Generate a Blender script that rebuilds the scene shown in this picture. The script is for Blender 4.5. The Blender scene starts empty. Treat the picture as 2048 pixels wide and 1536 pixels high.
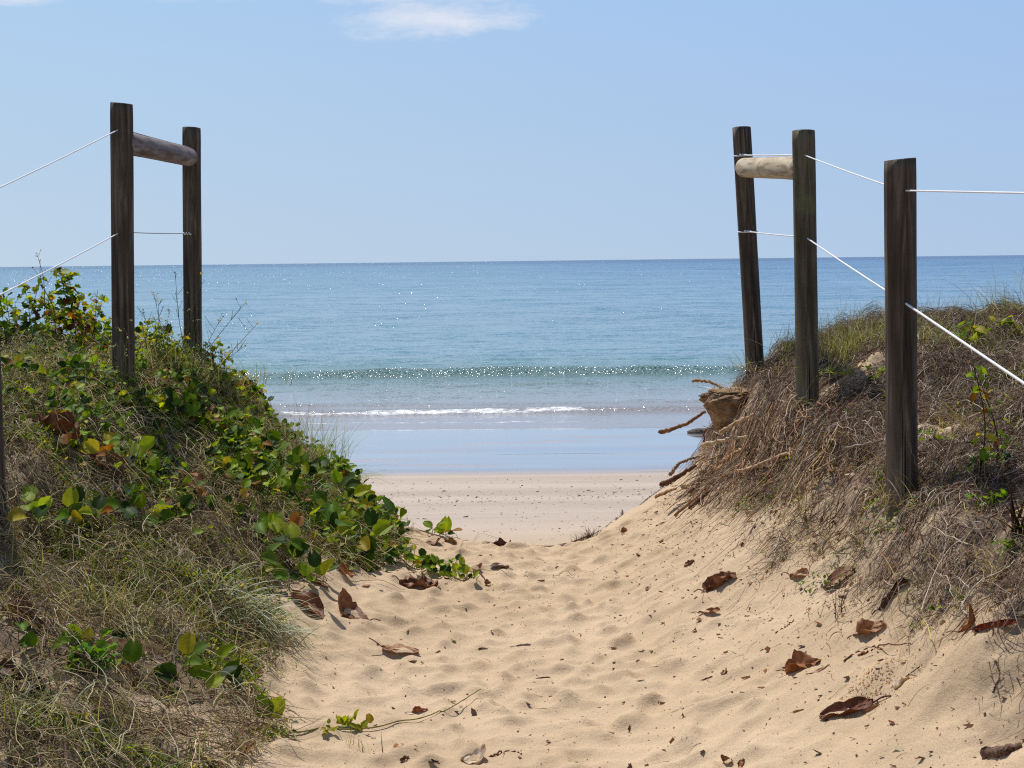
import bpy, math, random
import numpy as np

# ------------------------------------------------------------------ camera, sky, sun, exposure
SC = bpy.context.scene
COL = SC.collection
W0, H0, F = 2048, 1536, 2844.0
EYE = np.array([0.0, 0.0, 1.6])
PITCH, ROLL = math.atan(246.0 / F), math.radians(0.67)
cam_d = bpy.data.cameras.new('camera'); cam = bpy.data.objects.new('camera', cam_d); COL.objects.link(cam)
cam_d.sensor_width = 36.0; cam_d.lens = 36.0 * F / W0; cam_d.clip_start = 0.05; cam_d.clip_end = 60000
from mathutils import Euler, Matrix, Vector
RM = Euler((math.pi / 2 - PITCH, 0, 0)).to_matrix() @ Matrix.Rotation(-ROLL, 3, 'Z')
cam.matrix_world = Matrix.Translation(EYE.tolist()) @ RM.to_4x4()
SC.camera = cam
cam_d.dof.use_dof = True; cam_d.dof.focus_distance = 7.0; cam_d.dof.aperture_fstop = 22.0
RN = np.array(RM)

SUN_AZ, SUN_EL = math.radians(-24), math.radians(61)      # left of the view, high
sun_vec = Vector((math.sin(SUN_AZ) * math.cos(SUN_EL), math.cos(SUN_AZ) * math.cos(SUN_EL), math.sin(SUN_EL)))
sd = bpy.data.lights.new('sun', 'SUN'); sd.energy = 4.7; sd.angle = math.radians(0.53); sd.color = (1.0, 0.955, 0.89)
so = bpy.data.objects.new('sun', sd); COL.objects.link(so); so.location = (0, 0, 30)
so.rotation_euler = sun_vec.to_track_quat('Z', 'Y').to_euler()

world = bpy.data.worlds.new('World'); SC.world = world; world.use_nodes = True
wn, wl = world.node_tree.nodes, world.node_tree.links
wn.clear()
w_out = wn.new('ShaderNodeOutputWorld'); w_bg = wn.new('ShaderNodeBackground'); w_bg.inputs[1].default_value = 0.105
sky = wn.new('ShaderNodeTexSky'); sky.sky_type = 'NISHITA'; sky.sun_disc = False
sky.sun_elevation = SUN_EL; sky.sun_rotation = SUN_AZ; sky.altitude = 0
sky.air_density = 1.0; sky.dust_density = 0.6; sky.ozone_density = 2.5
# thin high clouds low over the sea, placed by direction
geo = wn.new('ShaderNodeTexCoord')
sep = wn.new('ShaderNodeSeparateXYZ'); wl.new(geo.outputs['Generated'], sep.inputs[0])
def wmath(op, a, b=None, clamp=False):
    n = wn.new('ShaderNodeMath'); n.operation = op; n.use_clamp = clamp
    for i, v in enumerate((a, b)):
        if v is None: continue
        if isinstance(v, (int, float)): n.inputs[i].default_value = v
        else: wl.new(v, n.inputs[i])
    return n.outputs[0]
u = wmath('DIVIDE', sep.outputs['X'], sep.outputs['Y']); v = wmath('DIVIDE', sep.outputs['Z'], sep.outputs['Y'])
def wnoise(sx, sy, scale, det, off=0.0):
    c = wn.new('ShaderNodeCombineXYZ')
    wl.new(wmath('MULTIPLY', u, sx), c.inputs[0]); wl.new(wmath('MULTIPLY', v, sy), c.inputs[1]); c.inputs[2].default_value = off
    n = wn.new('ShaderNodeTexNoise'); n.inputs['Scale'].default_value = scale; n.inputs['Detail'].default_value = det
    n.inputs['Roughness'].default_value = 0.62
    wl.new(c.outputs[0], n.inputs['Vector']); return n.outputs['Fac']
def blob(cu, cv, ru, rv, slope=0.0):
    du = wmath('SUBTRACT', u, cu); dv = wmath('SUBTRACT', v, cv)
    dv = wmath('SUBTRACT', dv, wmath('MULTIPLY', du, slope))
    a = wmath('DIVIDE', du, ru); b = wmath('DIVIDE', dv, rv)
    d = wmath('ADD', wmath('MULTIPLY', a, a), wmath('MULTIPLY', b, b))
    return wmath('SUBTRACT', 1.0, wmath('SQRT', d), True)
n1 = wnoise(1.0, 2.6, 22.0, 7.0); n2 = wnoise(1.0, 3.0, 90.0, 5.0, 3.0)
nn = wmath('ADD', wmath('MULTIPLY', n1, 0.75), wmath('MULTIPLY', n2, 0.25))
def cloud(cu, cv, ru, rv, gain, slope=0.0):
    m = wmath('ADD', blob(cu, cv, ru, rv, slope), wmath('MULTIPLY', wmath('SUBTRACT', nn, 0.56), 2.4))
    b = wmath('MULTIPLY', blob(cu, cv, ru, rv, slope), 4.0, True)
    return wmath('MULTIPLY', wmath('MULTIPLY', m, gain, True), b)
parts = [cloud(-0.050, 0.1665, 0.088, 0.018, 1.15, 0.03), cloud(-0.09, 0.184, 0.055, 0.010, 1.0),
         cloud(-0.20, 0.186, 0.07, 0.008, 0.45), cloud(-0.335, 0.187, 0.04, 0.010, 1.2), cloud(-0.03, 0.183, 0.07, 0.009, 0.7)]
cm = parts[0]
for p in parts[1:]: cm = wmath('MAXIMUM', cm, p)
front = wmath('GREATER_THAN', sep.outputs['Y'], 0.05); cm = wmath('MULTIPLY', wmath('MULTIPLY', cm, front), 0.8)
tint = wn.new('ShaderNodeMix'); tint.data_type = 'RGBA'; tint.blend_type = 'MULTIPLY'; tint.inputs[0].default_value = 1.0
el = wmath('MAXIMUM', sep.outputs['Z'], 0.0)
hz = wn.new('ShaderNodeMapRange'); hz.interpolation_type = 'SMOOTHSTEP'; wl.new(el, hz.inputs[0]); hz.inputs[1].default_value = 0.16; hz.inputs[2].default_value = 0.55; hz.inputs[3].default_value = 1.0; hz.inputs[4].default_value = 0.0
azr = wn.new('ShaderNodeMapRange'); wl.new(sep.outputs['X'], azr.inputs[0]); azr.inputs[1].default_value = -0.4; azr.inputs[2].default_value = 0.4
hcol = wn.new('ShaderNodeMix'); hcol.data_type = 'RGBA'; wl.new(azr.outputs[0], hcol.inputs[0]); hcol.inputs[6].default_value = (5.0, 6.25, 7.5, 1); hcol.inputs[7].default_value = (4.1, 5.45, 7.4, 1)
hm = wn.new('ShaderNodeMix'); hm.data_type = 'RGBA'; wl.new(hz.outputs[0], hm.inputs[0]); wl.new(sky.outputs[0], hm.inputs[6]); tcol = wn.new('ShaderNodeMix'); tcol.data_type = 'RGBA'; wl.new(azr.outputs[0], tcol.inputs[0]); tcol.inputs[6].default_value = (4.1, 5.95, 8.15, 1); tcol.inputs[7].default_value = (3.35, 5.1, 8.0, 1)
tz = wn.new('ShaderNodeMapRange'); wl.new(el, tz.inputs[0]); tz.inputs[1].default_value = 0.0; tz.inputs[2].default_value = 0.17
lowc = wn.new('ShaderNodeMix'); lowc.data_type = 'RGBA'; wl.new(tz.outputs[0], lowc.inputs[0]); wl.new(hcol.outputs[2], lowc.inputs[6]); wl.new(tcol.outputs[2], lowc.inputs[7])
wl.new(lowc.outputs[2], hm.inputs[7])
wl.new(hm.outputs[2], tint.inputs[6]); tint.inputs[7].default_value = (1.0, 1.0, 1.0, 1)
mixc = wn.new('ShaderNodeMix'); mixc.data_type = 'RGBA'
wl.new(cm, mixc.inputs[0]); wl.new(tint.outputs[2], mixc.inputs[6]); mixc.inputs[7].default_value = (7.6, 7.8, 8.6, 1)
wl.new(mixc.outputs[2], w_bg.inputs[0]); wl.new(w_bg.outputs[0], w_out.inputs[0])

SC.view_settings.view_transform = 'Standard'; SC.view_settings.look = 'None'
SC.view_settings.exposure = 0.0; SC.view_settings.gamma = 1.0
SC.cycles.use_denoising = False; SC.cycles.filter_width = 1.15
SC.cycles.max_bounces = 8; SC.cycles.diffuse_bounces = 4; SC.cycles.transparent_max_bounces = 8
SC.cycles.sample_clamp_indirect = 6.0

# ------------------------------------------------------------------ small maths
rng = np.random.default_rng(7)
random.seed(7)
def ray(px, py):
    d = RN @ np.array([(px - W0 / 2) / F, -(py - H0 / 2) / F, -1.0])
    return d
def at(px, py, Y):
    d = ray(px, py); return EYE + d * (Y / d[1])
def project(P):
    q = (np.asarray(P, float) - EYE) @ RN
    return W0 / 2 + F * q[..., 0] / -q[..., 2], H0 / 2 - F * q[..., 1] / -q[..., 2]
def lin(r, g, b):
    f = lambda c: (c / 255 / 12.92) if c / 255 <= 0.04045 else ((c / 255 + 0.055) / 1.055) ** 2.4
    return np.array([f(r), f(g), f(b)])
def _hash(ix, iy, s):
    n = (ix * 374761393 + iy * 668265263 + s * 362437) & 0xffffffff
    n = ((n ^ (n >> 13)) * 1274126177) & 0xffffffff
    return ((n ^ (n >> 16)) & 0xffff) / 65535.0
def vnoise(x, y, s=0):
    x = np.asarray(x, float); y = np.asarray(y, float)
    ix = np.floor(x).astype(np.int64); iy = np.floor(y).astype(np.int64)
    fx = x - ix; fy = y - iy; fx = fx * fx * fx * (fx * (fx * 6 - 15) + 10); fy = fy * fy * fy * (fy * (fy * 6 - 15) + 10)
    a = _hash(ix, iy, s); b = _hash(ix + 1, iy, s); c = _hash(ix, iy + 1, s); d = _hash(ix + 1, iy + 1, s)
    return (a + (b - a) * fx + (c - a) * fy + (a - b - c + d) * fx * fy) * 2 - 1
def fbm(x, y, s=0, o=4, g=0.5):
    t = 0; amp = 1.0; tot = 0
    for i in range(o):
        t = t + amp * vnoise(x * 2 ** i + 17.3 * i, y * 2 ** i - 9.1 * i, s + i); tot += amp; amp *= g
    return t / tot
def sstep(a, b, x):
    t = np.clip((x - a) / (b - a), 0, 1); return t * t * (3 - 2 * t)

# ------------------------------------------------------------------ ground height
KY = np.array([-8, 3.6, 4.6, 5.4, 6.4, 7.3, 8.2, 9.0, 9.7, 10.5, 12.0])
KX = [-400, -3.2, -2.05, -1.75, -1.4, -1.0, -.7, -.45, -.2, .3, .5, .8, 1.0, 1.2, 1.45, 1.75, 2.3, 3.3, 400]
KZ = [ # rows follow KY
 [1.0, .95, .62, .48, .32, .14, .05, .02, 0, 0, .02, .11, .19, .30, .52, .80, 1.00, 1.15, 1.2],
 [1.0, .85, .58, .42, .26, .10, .03, .00, 0, 0, .02, .11, .19, .31, .54, .80, 1.00, 1.12, 1.2],
 [1.0, .92, .66, .50, .32, .12, .03, .00, 0, 0, .02, .12, .21, .36, .65, .82, 1.00, 1.12, 1.2],
 [1.05, 1.0, .74, .56, .37, .14, .04, .00, 0, 0, .02, .14, .25, .41, .69, .83, 1.00, 1.12, 1.2],
 [1.05, 1.02, .92, .72, .48, .22, .08, .02, 0, 0, .02, .16, .30, .46, .72, .88, 1.02, 1.14, 1.2],
 [1.08, 1.06, 1.02, .85, .57, .26, .08, .02, .01, 0, .01, .12, .24, .42, .84, .95, 1.08, 1.18, 1.2],
 [1.08, 1.08, 1.02, .84, .54, .24, .04, -.01, -.05, -.08, -.04, .10, .22, .40, .80, .98, 1.14, 1.20, 1.2],
 [1.05, 1.08, 1.00, .76, .44, .04, -.09, -.16, -.22, -.25, -.16, .03, .16, .32, .76, .98, 1.16, 1.20, 1.2],
 [.85, .90, .78, .52, .22, -.10, -.25, -.32, -.36, -.38, -.32, -.15, .0, .12, .45, .78, 1.08, 1.15, 1.1],
 [.2, .25, .10, -.1, -.25, -.42, -.50, -.54, -.55, -.55, -.54, -.48, -.4, -.3, -.10, .15, .5, .6, .5],
 [-.62] * 19]
KX = np.array(KX); KZ = np.array(KZ)
BY = np.array([12, 14, 17.5, 21, 24.6, 30, 60, 400]); BZ = np.array([-.62, -.76, -1.0, -1.14, -1.302, -1.75, -4, -10])
SEA = -1.30
def base_h(x, y):
    x = np.asarray(x, float); y = np.asarray(y, float)
    cols = np.stack([np.interp(y, KY, KZ[:, j]) for j in range(len(KX))], -1)
    i = np.clip(np.searchsorted(KX, x) - 1, 0, len(KX) - 2)
    t = (x - KX[i]) / (KX[i + 1] - KX[i]); t = np.clip(t, 0, 1); ts = t * .6 + .4 * (t * t * (3 - 2 * t))
    a = np.take_along_axis(cols, i[..., None], -1)[..., 0]; b = np.take_along_axis(cols, i[..., None] + 1, -1)[..., 0]
    z = a + (b - a) * ts
    zb = np.interp(y, BY, BZ)
    z = np.where(y > 12, zb, z)
    dune = sstep(.03, .25, z) * (y < 11)
    veg = (sstep(1.05, 1.4, x) + sstep(-.85, -1.15, x)) * dune
    z = z + dune * .03 * fbm(x * 2.2, y * 2.2, 5, 3) + veg * (.07 * fbm(x * 2.6, y * 2.6, 6, 3) + .055 * fbm(x * 8, y * 8, 11, 3))
    right = sstep(.95, 1.3, x) * dune
    z = z + right * (.075 * fbm(x * 4, y * 4, 31, 4))
    z = z - .13 * np.exp(-((x - 1.40) / .16) ** 2 - ((y - 6.92) / .17) ** 2) + .05 * np.exp(-((x - 1.42) / .2) ** 2 - ((y - 7.25) / .12) ** 2) - .09 * np.exp(-((x - 1.22) / .10) ** 2 - ((y - 8.1) / .3) ** 2)
    # the beach: faint ridges along the shore
    bm = sstep(10.5, 13, y)
    z = z + bm * (.012 * fbm(x * .15, y * 1.1, 41, 3)) * (1 - sstep(19, 23, y) * .7)
    return z

def axis(segs):
    out = []
    for a, b, s in segs:
        n = max(1, int(round((b - a) / s))); out.append(np.linspace(a, b, n, endpoint=False))
    out.append(np.array([segs[-1][1]])); return np.concatenate(out)
def logax(a, b, n): return a * (b / a) ** (np.arange(n) / n)
gx = np.concatenate([[-30000, -8000, -2000, -400, -100, -40], axis([(-20, -8, .8), (-8, -3.6, .2), (-3.6, -2.2, .03), (-2.2, 2.4, .013), (2.4, 3.8, .03), (3.8, 8, .2), (8, 20, .8)]), [40, 100, 400, 2000, 8000, 30000]])
gy = np.concatenate([[-6000, -800, -100, -20], axis([(-8, 1, .6), (1, 3.4, .06), (3.4, 8.9, .013), (8.9, 10.5, .03), (10.5, 20, .06), (20, 32, .15)]), [60, 400]])
GX, GY = np.meshgrid(gx, gy)
GZ = base_h(GX, GY)
# trampled sand: many overlapping soft prints pressed one after another
jx0, jx1 = np.searchsorted(gx, -2.2), np.searchsorted(gx, 2.4)
iy0, iy1 = np.searchsorted(gy, 3.4), np.searchsorted(gy, 8.9)
FX, FY = GX[iy0:iy1, jx0:jx1], GY[iy0:iy1, jx0:jx1]
FZ = np.zeros_like(FX)
prng = np.random.default_rng(21)
step = .013
for k in range(2900):
    cx, cy = prng.uniform(-1.3, 1.2), prng.uniform(3.3, 8.7)
    if cx > .75 and prng.random() < .75: continue
    if cx < -.85 and prng.random() < .8: continue
    ang = prng.uniform(0, 3.14)
    L, Wd = prng.uniform(.06, .12), prng.uniform(.04, .075)
    dep = prng.uniform(.005, .0145)
    r = .26
    a0, a1 = int((cx - r + 2.2) / step), int((cx + r + 2.2) / step)
    b0, b1 = int((cy - r - 3.4) / step), int((cy + r - 3.4) / step)
    a0, b0 = max(a0, 0), max(b0, 0); a1, b1 = min(a1, FX.shape[1]), min(b1, FX.shape[0])
    if a1 - a0 < 3 or b1 - b0 < 3: continue
    X, Y = FX[b0:b1, a0:a1] - cx, FY[b0:b1, a0:a1] - cy
    uu = X * math.cos(ang) + Y * math.sin(ang); vv = -X * math.sin(ang) + Y * math.cos(ang)
    w = .012 * vnoise(X * 18 + k, Y * 18, k)
    d = np.sqrt((vv / L) ** 2 + (uu / Wd) ** 2) + w * 8
    m = 1 - sstep(.35, 1.15, d)
    Z = FZ[b0:b1, a0:a1]
    rim = np.exp(-((d - 1.35) / .32) ** 2) * dep * .42 * (1 + .5 * np.sin(np.arctan2(vv, uu) + k))
    FZ[b0:b1, a0:a1] = Z * (1 - m * .8) - m * dep * (1 + .25 * vv / L) + rim
ker = np.array([.25, .5, .25])
for _ in range(1):
    FZ = np.apply_along_axis(lambda q: np.convolve(q, ker, 'same'), 0, FZ)
    FZ = np.apply_along_axis(lambda q: np.convolve(q, ker, 'same'), 1, FZ)
hgt = base_h(FX, FY)
slope_m = 1 - .8 * sstep(.12, .34, hgt) 
edge = sstep(-2.2, -1.9, FX) * (1 - sstep(2.1, 2.4, FX)) * sstep(3.4, 3.6, FY) * (1 - sstep(8.4, 8.9, FY))
FZ = (FZ * slope_m + .006 * fbm(FX * 4, FY * 4, 3, 2) + .0034 * fbm(FX * 14, FY * 20, 8, 4)) * edge
# crab burrow and its spill heap, as height
def bump_at(px, py, r, h):
    global FZ
    p = hit0(px, py); d = np.hypot(FX - p[0], (FY - p[1]))
    FZ += h * np.exp(-(d / r) ** 2)
def hit0(px, py):
    d = ray(px, py); Ys = np.arange(2.5, 40, .01); P = EYE[None] + d[None] * (Ys / d[1])[:, None]
    under = P[:, 2] < base_h(P[:, 0], P[:, 1])
    i = int(np.argmax(under)) if under.any() else len(Ys) - 1
    return P[i]
bump_at(1752, 1362, .07, .03); bump_at(1775, 1350, .05, .018); bump_at(1848, 1336, .026, -.03)
bump_at(1848, 1322, .05, .012)
GZ[iy0:iy1, jx0:jx1] += FZ
def height(x, y):
    """bilinear lookup in the finished ground"""
    x = np.asarray(x, float); y = np.asarray(y, float)
    i = np.clip(np.searchsorted(gy, y) - 1, 0, len(gy) - 2); j = np.clip(np.searchsorted(gx, x) - 1, 0, len(gx) - 2)
    ty = (y - gy[i]) / (gy[i + 1] - gy[i]); tx = (x - gx[j]) / (gx[j + 1] - gx[j])
    return (GZ[i, j] * (1 - tx) + GZ[i, j + 1] * tx) * (1 - ty) + (GZ[i + 1, j] * (1 - tx) + GZ[i + 1, j + 1] * tx) * ty
_YS = np.concatenate([np.arange(2.2, 12, .008), np.arange(12, 60, .05)])
def hit(px, py, lift=0.0):
    d = ray(px, py); P = EYE[None] + d[None] * (_YS / d[1])[:, None]
    under = P[:, 2] < height(P[:, 0], P[:, 1]) + lift
    return P[int(np.argmax(under))] if under.any() else P[np.argmin(np.abs(_YS - 9.2))]
def gp(x, y, dz=0.0): return np.array([x, y, float(height(x, y)) + dz])

# ------------------------------------------------------------------ mesh collecting
class MB:
    def __init__(s): s.v = []; s.q = []; s.t = []; s.c = []; s.n = 0
    def add(s, v, q=None, t=None, col=None):
        v = np.asarray(v, float).reshape(-1, 3)
        if q is not None and len(q): s.q.append(np.asarray(q, np.int64).reshape(-1, 4) + s.n)
        if t is not None and len(t): s.t.append(np.asarray(t, np.int64).reshape(-1, 3) + s.n)
        if col is None: col = np.array([.5, .5, .5])
        col = np.asarray(col, float)
        if col.ndim == 1: col = np.repeat(col[None], len(v), 0)
        s.v.append(v); s.c.append(col); s.n += len(v)
    def build(s, name, mat, parent=None, smooth=True, origin=None):
        me = bpy.data.meshes.new(name)
        V = np.concatenate(s.v)
        q = np.concatenate(s.q) if s.q else np.zeros((0, 4), np.int64); t = np.concatenate(s.t) if s.t else np.zeros((0, 3), np.int64)
        if origin is not None: V = V - np.asarray(origin)
        me.vertices.add(len(V)); me.vertices.foreach_set('co', V.astype(np.float32).ravel())
        nl = len(q) * 4 + len(t) * 3
        me.loops.add(nl); me.loops.foreach_set('vertex_index', np.concatenate([q.ravel(), t.ravel()]).astype(np.int32))
        me.polygons.add(len(q) + len(t))
        me.polygons.foreach_set('loop_start', np.concatenate([np.arange(len(q)) * 4, len(q) * 4 + np.arange(len(t)) * 3]).astype(np.int32))
        me.polygons.foreach_set('use_smooth', np.full(len(q) + len(t), smooth))
        at_ = me.color_attributes.new('tone', 'FLOAT_COLOR', 'POINT')
        C = np.concatenate(s.c); C = np.concatenate([C, np.ones((len(C), 1))], 1)
        at_.data.foreach_set('color', C.astype(np.float32).ravel())
        me.materials.append(mat); me.update(calc_edges=True); me.validate()
        o = bpy.data.objects.new(name, me); COL.objects.link(o)
        if parent is not None: o.parent = parent
        elif origin is not None: o.location = tuple(origin)
        return o
def tag(o, label, cat=None, group=None, kind=None):
    if label: o['label'] = label
    if cat: o['category'] = cat
    if group: o['group'] = group
    if kind: o['kind'] = kind
    return o
def empty(name, loc):
    o = bpy.data.objects.new(name, None); COL.objects.link(o); o.location = tuple(loc); o.empty_display_size = .1; return o

def spline(pts, n):
    P = np.asarray(pts, float)
    if len(P) == 2: return P[0] + (P[1] - P[0]) * np.linspace(0, 1, n)[:, None]
    P = np.vstack([2 * P[0] - P[1], P, 2 * P[-1] - P[-2]])
    m = len(P) - 3; out = []
    for k in np.linspace(0, m, n):
        i = min(int(k), m - 1); t = k - i; a, b, c, d = P[i:i + 4]
        out.append(.5 * ((2 * b) + (c - a) * t + (2 * a - 5 * b + 4 * c - d) * t * t + (-a + 3 * b - 3 * c + d) * t ** 3))
    return np.array(out)
def tube(mb, pts, rad, sides=8, col=None, cap=True, jitter=0.0):
    P = np.asarray(pts, float); n = len(P); rad = np.broadcast_to(np.asarray(rad, float), (n,))
    T = np.gradient(P, axis=0); T /= np.linalg.norm(T, axis=1, keepdims=True) + 1e-12
    up = np.array([0, 0, 1.0]) if abs(T[0][2]) < .9 else np.array([1.0, 0, 0])
    N = np.cross(T, up); N /= np.linalg.norm(N, axis=1, keepdims=True) + 1e-12; B = np.cross(T, N)
    a = np.arange(sides) / sides * 2 * math.pi
    R = rad[:, None] * (1 + jitter * rng.uniform(-1, 1, (n, sides)))
    V = P[:, None] + N[:, None] * (np.cos(a) * R)[..., None] + B[:, None] * (np.sin(a) * R)[..., None]
    i = np.arange(n - 1)[:, None] * sides; j = np.arange(sides)[None]; k = (j + 1) % sides
    q = np.stack([i + j, i + k, i + sides + k, i + sides + j], -1).reshape(-1, 4)
    V = V.reshape(-1, 3); t = None
    if cap:
        V = np.vstack([V, P[0] - T[0] * rad[0] * .2, P[-1] + T[-1] * rad[-1] * .2]); c0, c1 = n * sides, n * sides + 1
        t = [(c0, (m + 1) % sides, m) for m in range(sides)] + [(c1, (n - 1) * sides + m, (n - 1) * sides + (m + 1) % sides) for m in range(sides)]
    if col is not None and np.ndim(col) == 2:
        col = np.repeat(col, sides, 0); col = np.vstack([col, col[:1], col[-1:]]) if cap else col
    mb.add(V, q, t, col)
def blades(mb, P, az, el, L, Wd, bend, col, k=4, side=None, tip=0.15, wob=0.0):
    """ribbons: start point, heading, start elevation, length, width, total bend of elevation"""
    n = len(P); L = np.broadcast_to(L, (n,)); Wd = np.broadcast_to(Wd, (n,)); az = np.broadcast_to(az, (n,)).copy(); el = np.broadcast_to(el, (n,)); bend = np.broadcast_to(bend, (n,))
    side = np.zeros(n) if side is None else np.broadcast_to(side, (n,))
    pts = [np.asarray(P, float)]; ws = [Wd * 1.0]
    for s in range(k):
        f = (s + .5) / k; e = el + bend * f; a = az + side * f + (wob * rng.normal(0, 1, n) if wob else 0)
        d = np.stack([np.cos(e) * np.cos(a), np.cos(e) * np.sin(a), np.sin(e)], 1)
        pts.append(pts[-1] + d * (L / k)[:, None]); ws.append(Wd * (1 - (1 - tip) * ((s + 1) / k) ** 1.5))
    pv = az + math.pi / 2 + rng.normal(0, .5, n); S = np.stack([np.cos(pv), np.sin(pv), rng.normal(0, .35, n)], 1)
    V = np.empty((n, (k + 1) * 2, 3))
    for s in range(k + 1):
        V[:, 2 * s] = pts[s] - S * (ws[s] / 2)[:, None]; V[:, 2 * s + 1] = pts[s] + S * (ws[s] / 2)[:, None]
    o = np.arange(n)[:, None, None] * (k + 1) * 2; b = np.arange(k)[None, :, None] * 2
    q = (o + b + np.array([0, 1, 3, 2])[None, None]).reshape(-1, 4)
    C = np.repeat(np.asarray(col), (k + 1) * 2, 0) if np.ndim(col) == 2 else col
    mb.add(V.reshape(-1, 3), q, None, C)
def stamp(mb, tv, tq, P, az, pitch, roll, size, col):
    col = np.asarray(col, float)
    """copies of a template mesh (x forward) set by heading, pitch, roll"""
    n = len(P); ca, sa = np.cos(az), np.sin(az); cp, sp = np.cos(pitch), np.sin(pitch); cr, sr = np.cos(roll), np.sin(roll)
    Xf = np.stack([ca * cp, sa * cp, sp], 1); Yl = np.stack([-sa, ca, np.zeros(n)], 1); Zu = np.cross(Xf, Yl)
    Y2 = Yl * cr[:, None] + Zu * sr[:, None]; Z2 = -Yl * sr[:, None] + Zu * cr[:, None]
    T = np.asarray(tv); 
    if T.ndim == 2: T = np.repeat(T[None], n, 0)
    T = T * np.broadcast_to(size, (n,))[:, None, None]
    V = P[:, None] + T[..., 0:1] * Xf[:, None] + T[..., 1:2] * Y2[:, None] + T[..., 2:3] * Z2[:, None]
    m = T.shape[1]; q = (np.arange(n)[:, None, None] * m + np.asarray(tq)[None]).reshape(-1, 4)
    if m % 5 == 0: pat = np.tile(np.array([[1.1, 1.0, .8], [.94, .96, .95], [1.45, 1.35, 1.3], [.94, .96, .95], [1.1, 1.0, .8]]), (m // 5, 1))
    else: pat = np.tile(np.array([[1, 1, 1.], [1.3, 1.25, 1.2], [1, 1, 1]]), (m // 3, 1))
    mb.add(V.reshape(-1, 3), q, None, (col[:, None] * pat[None]).reshape(-1, 3))
def gridq(r, c): 
    i = np.arange(r - 1)[:, None] * c; j = np.arange(c - 1)[None]; return np.stack([i + j, i + j + 1, i + c + j + 1, i + c + j], -1).reshape(-1, 4)
def leaf_round(fold=.35, notch=.12, rows=8, cup=0.0):
    t = np.linspace(0, 1, rows)[:, None]; s = np.array([-1, -.55, 0, .55, 1])[None]
    w = .44 * np.sin(np.pi * np.clip(t, 0.015, 1) ** .85) ** .55 * (1 - .15 * t) * (1 + rng.uniform(-.07, .07, (rows, 1))); w[-1] = .11
    x = t * (1 - notch * (1 - np.abs(s) ** 1.2) * t ** 3) + 0 * s
    y = w * s; z = np.abs(s) * w * fold - .12 * t * t + cup * np.sin(t * 6) * s * .03
    return np.stack([x, y, z], -1).reshape(-1, 3), gridq(rows, 5)
def leaf_point(fold=.3, rows=6, wide=.26, droop=.25, ragged=0):
    t = np.linspace(0, 1, rows)[:, None]; s = np.array([-1, 0, 1])[None]
    w = wide * np.sin(np.pi * np.clip(t, .02, .985) ** .75)
    if ragged: w = w * (1 + ragged * np.array([0, 1, -1, 1, -1, 0])[:rows, None])
    return np.stack([t + 0 * s, w * s, np.abs(s) * w * fold - droop * t * t], -1).reshape(-1, 3), gridq(rows, 3)

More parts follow.
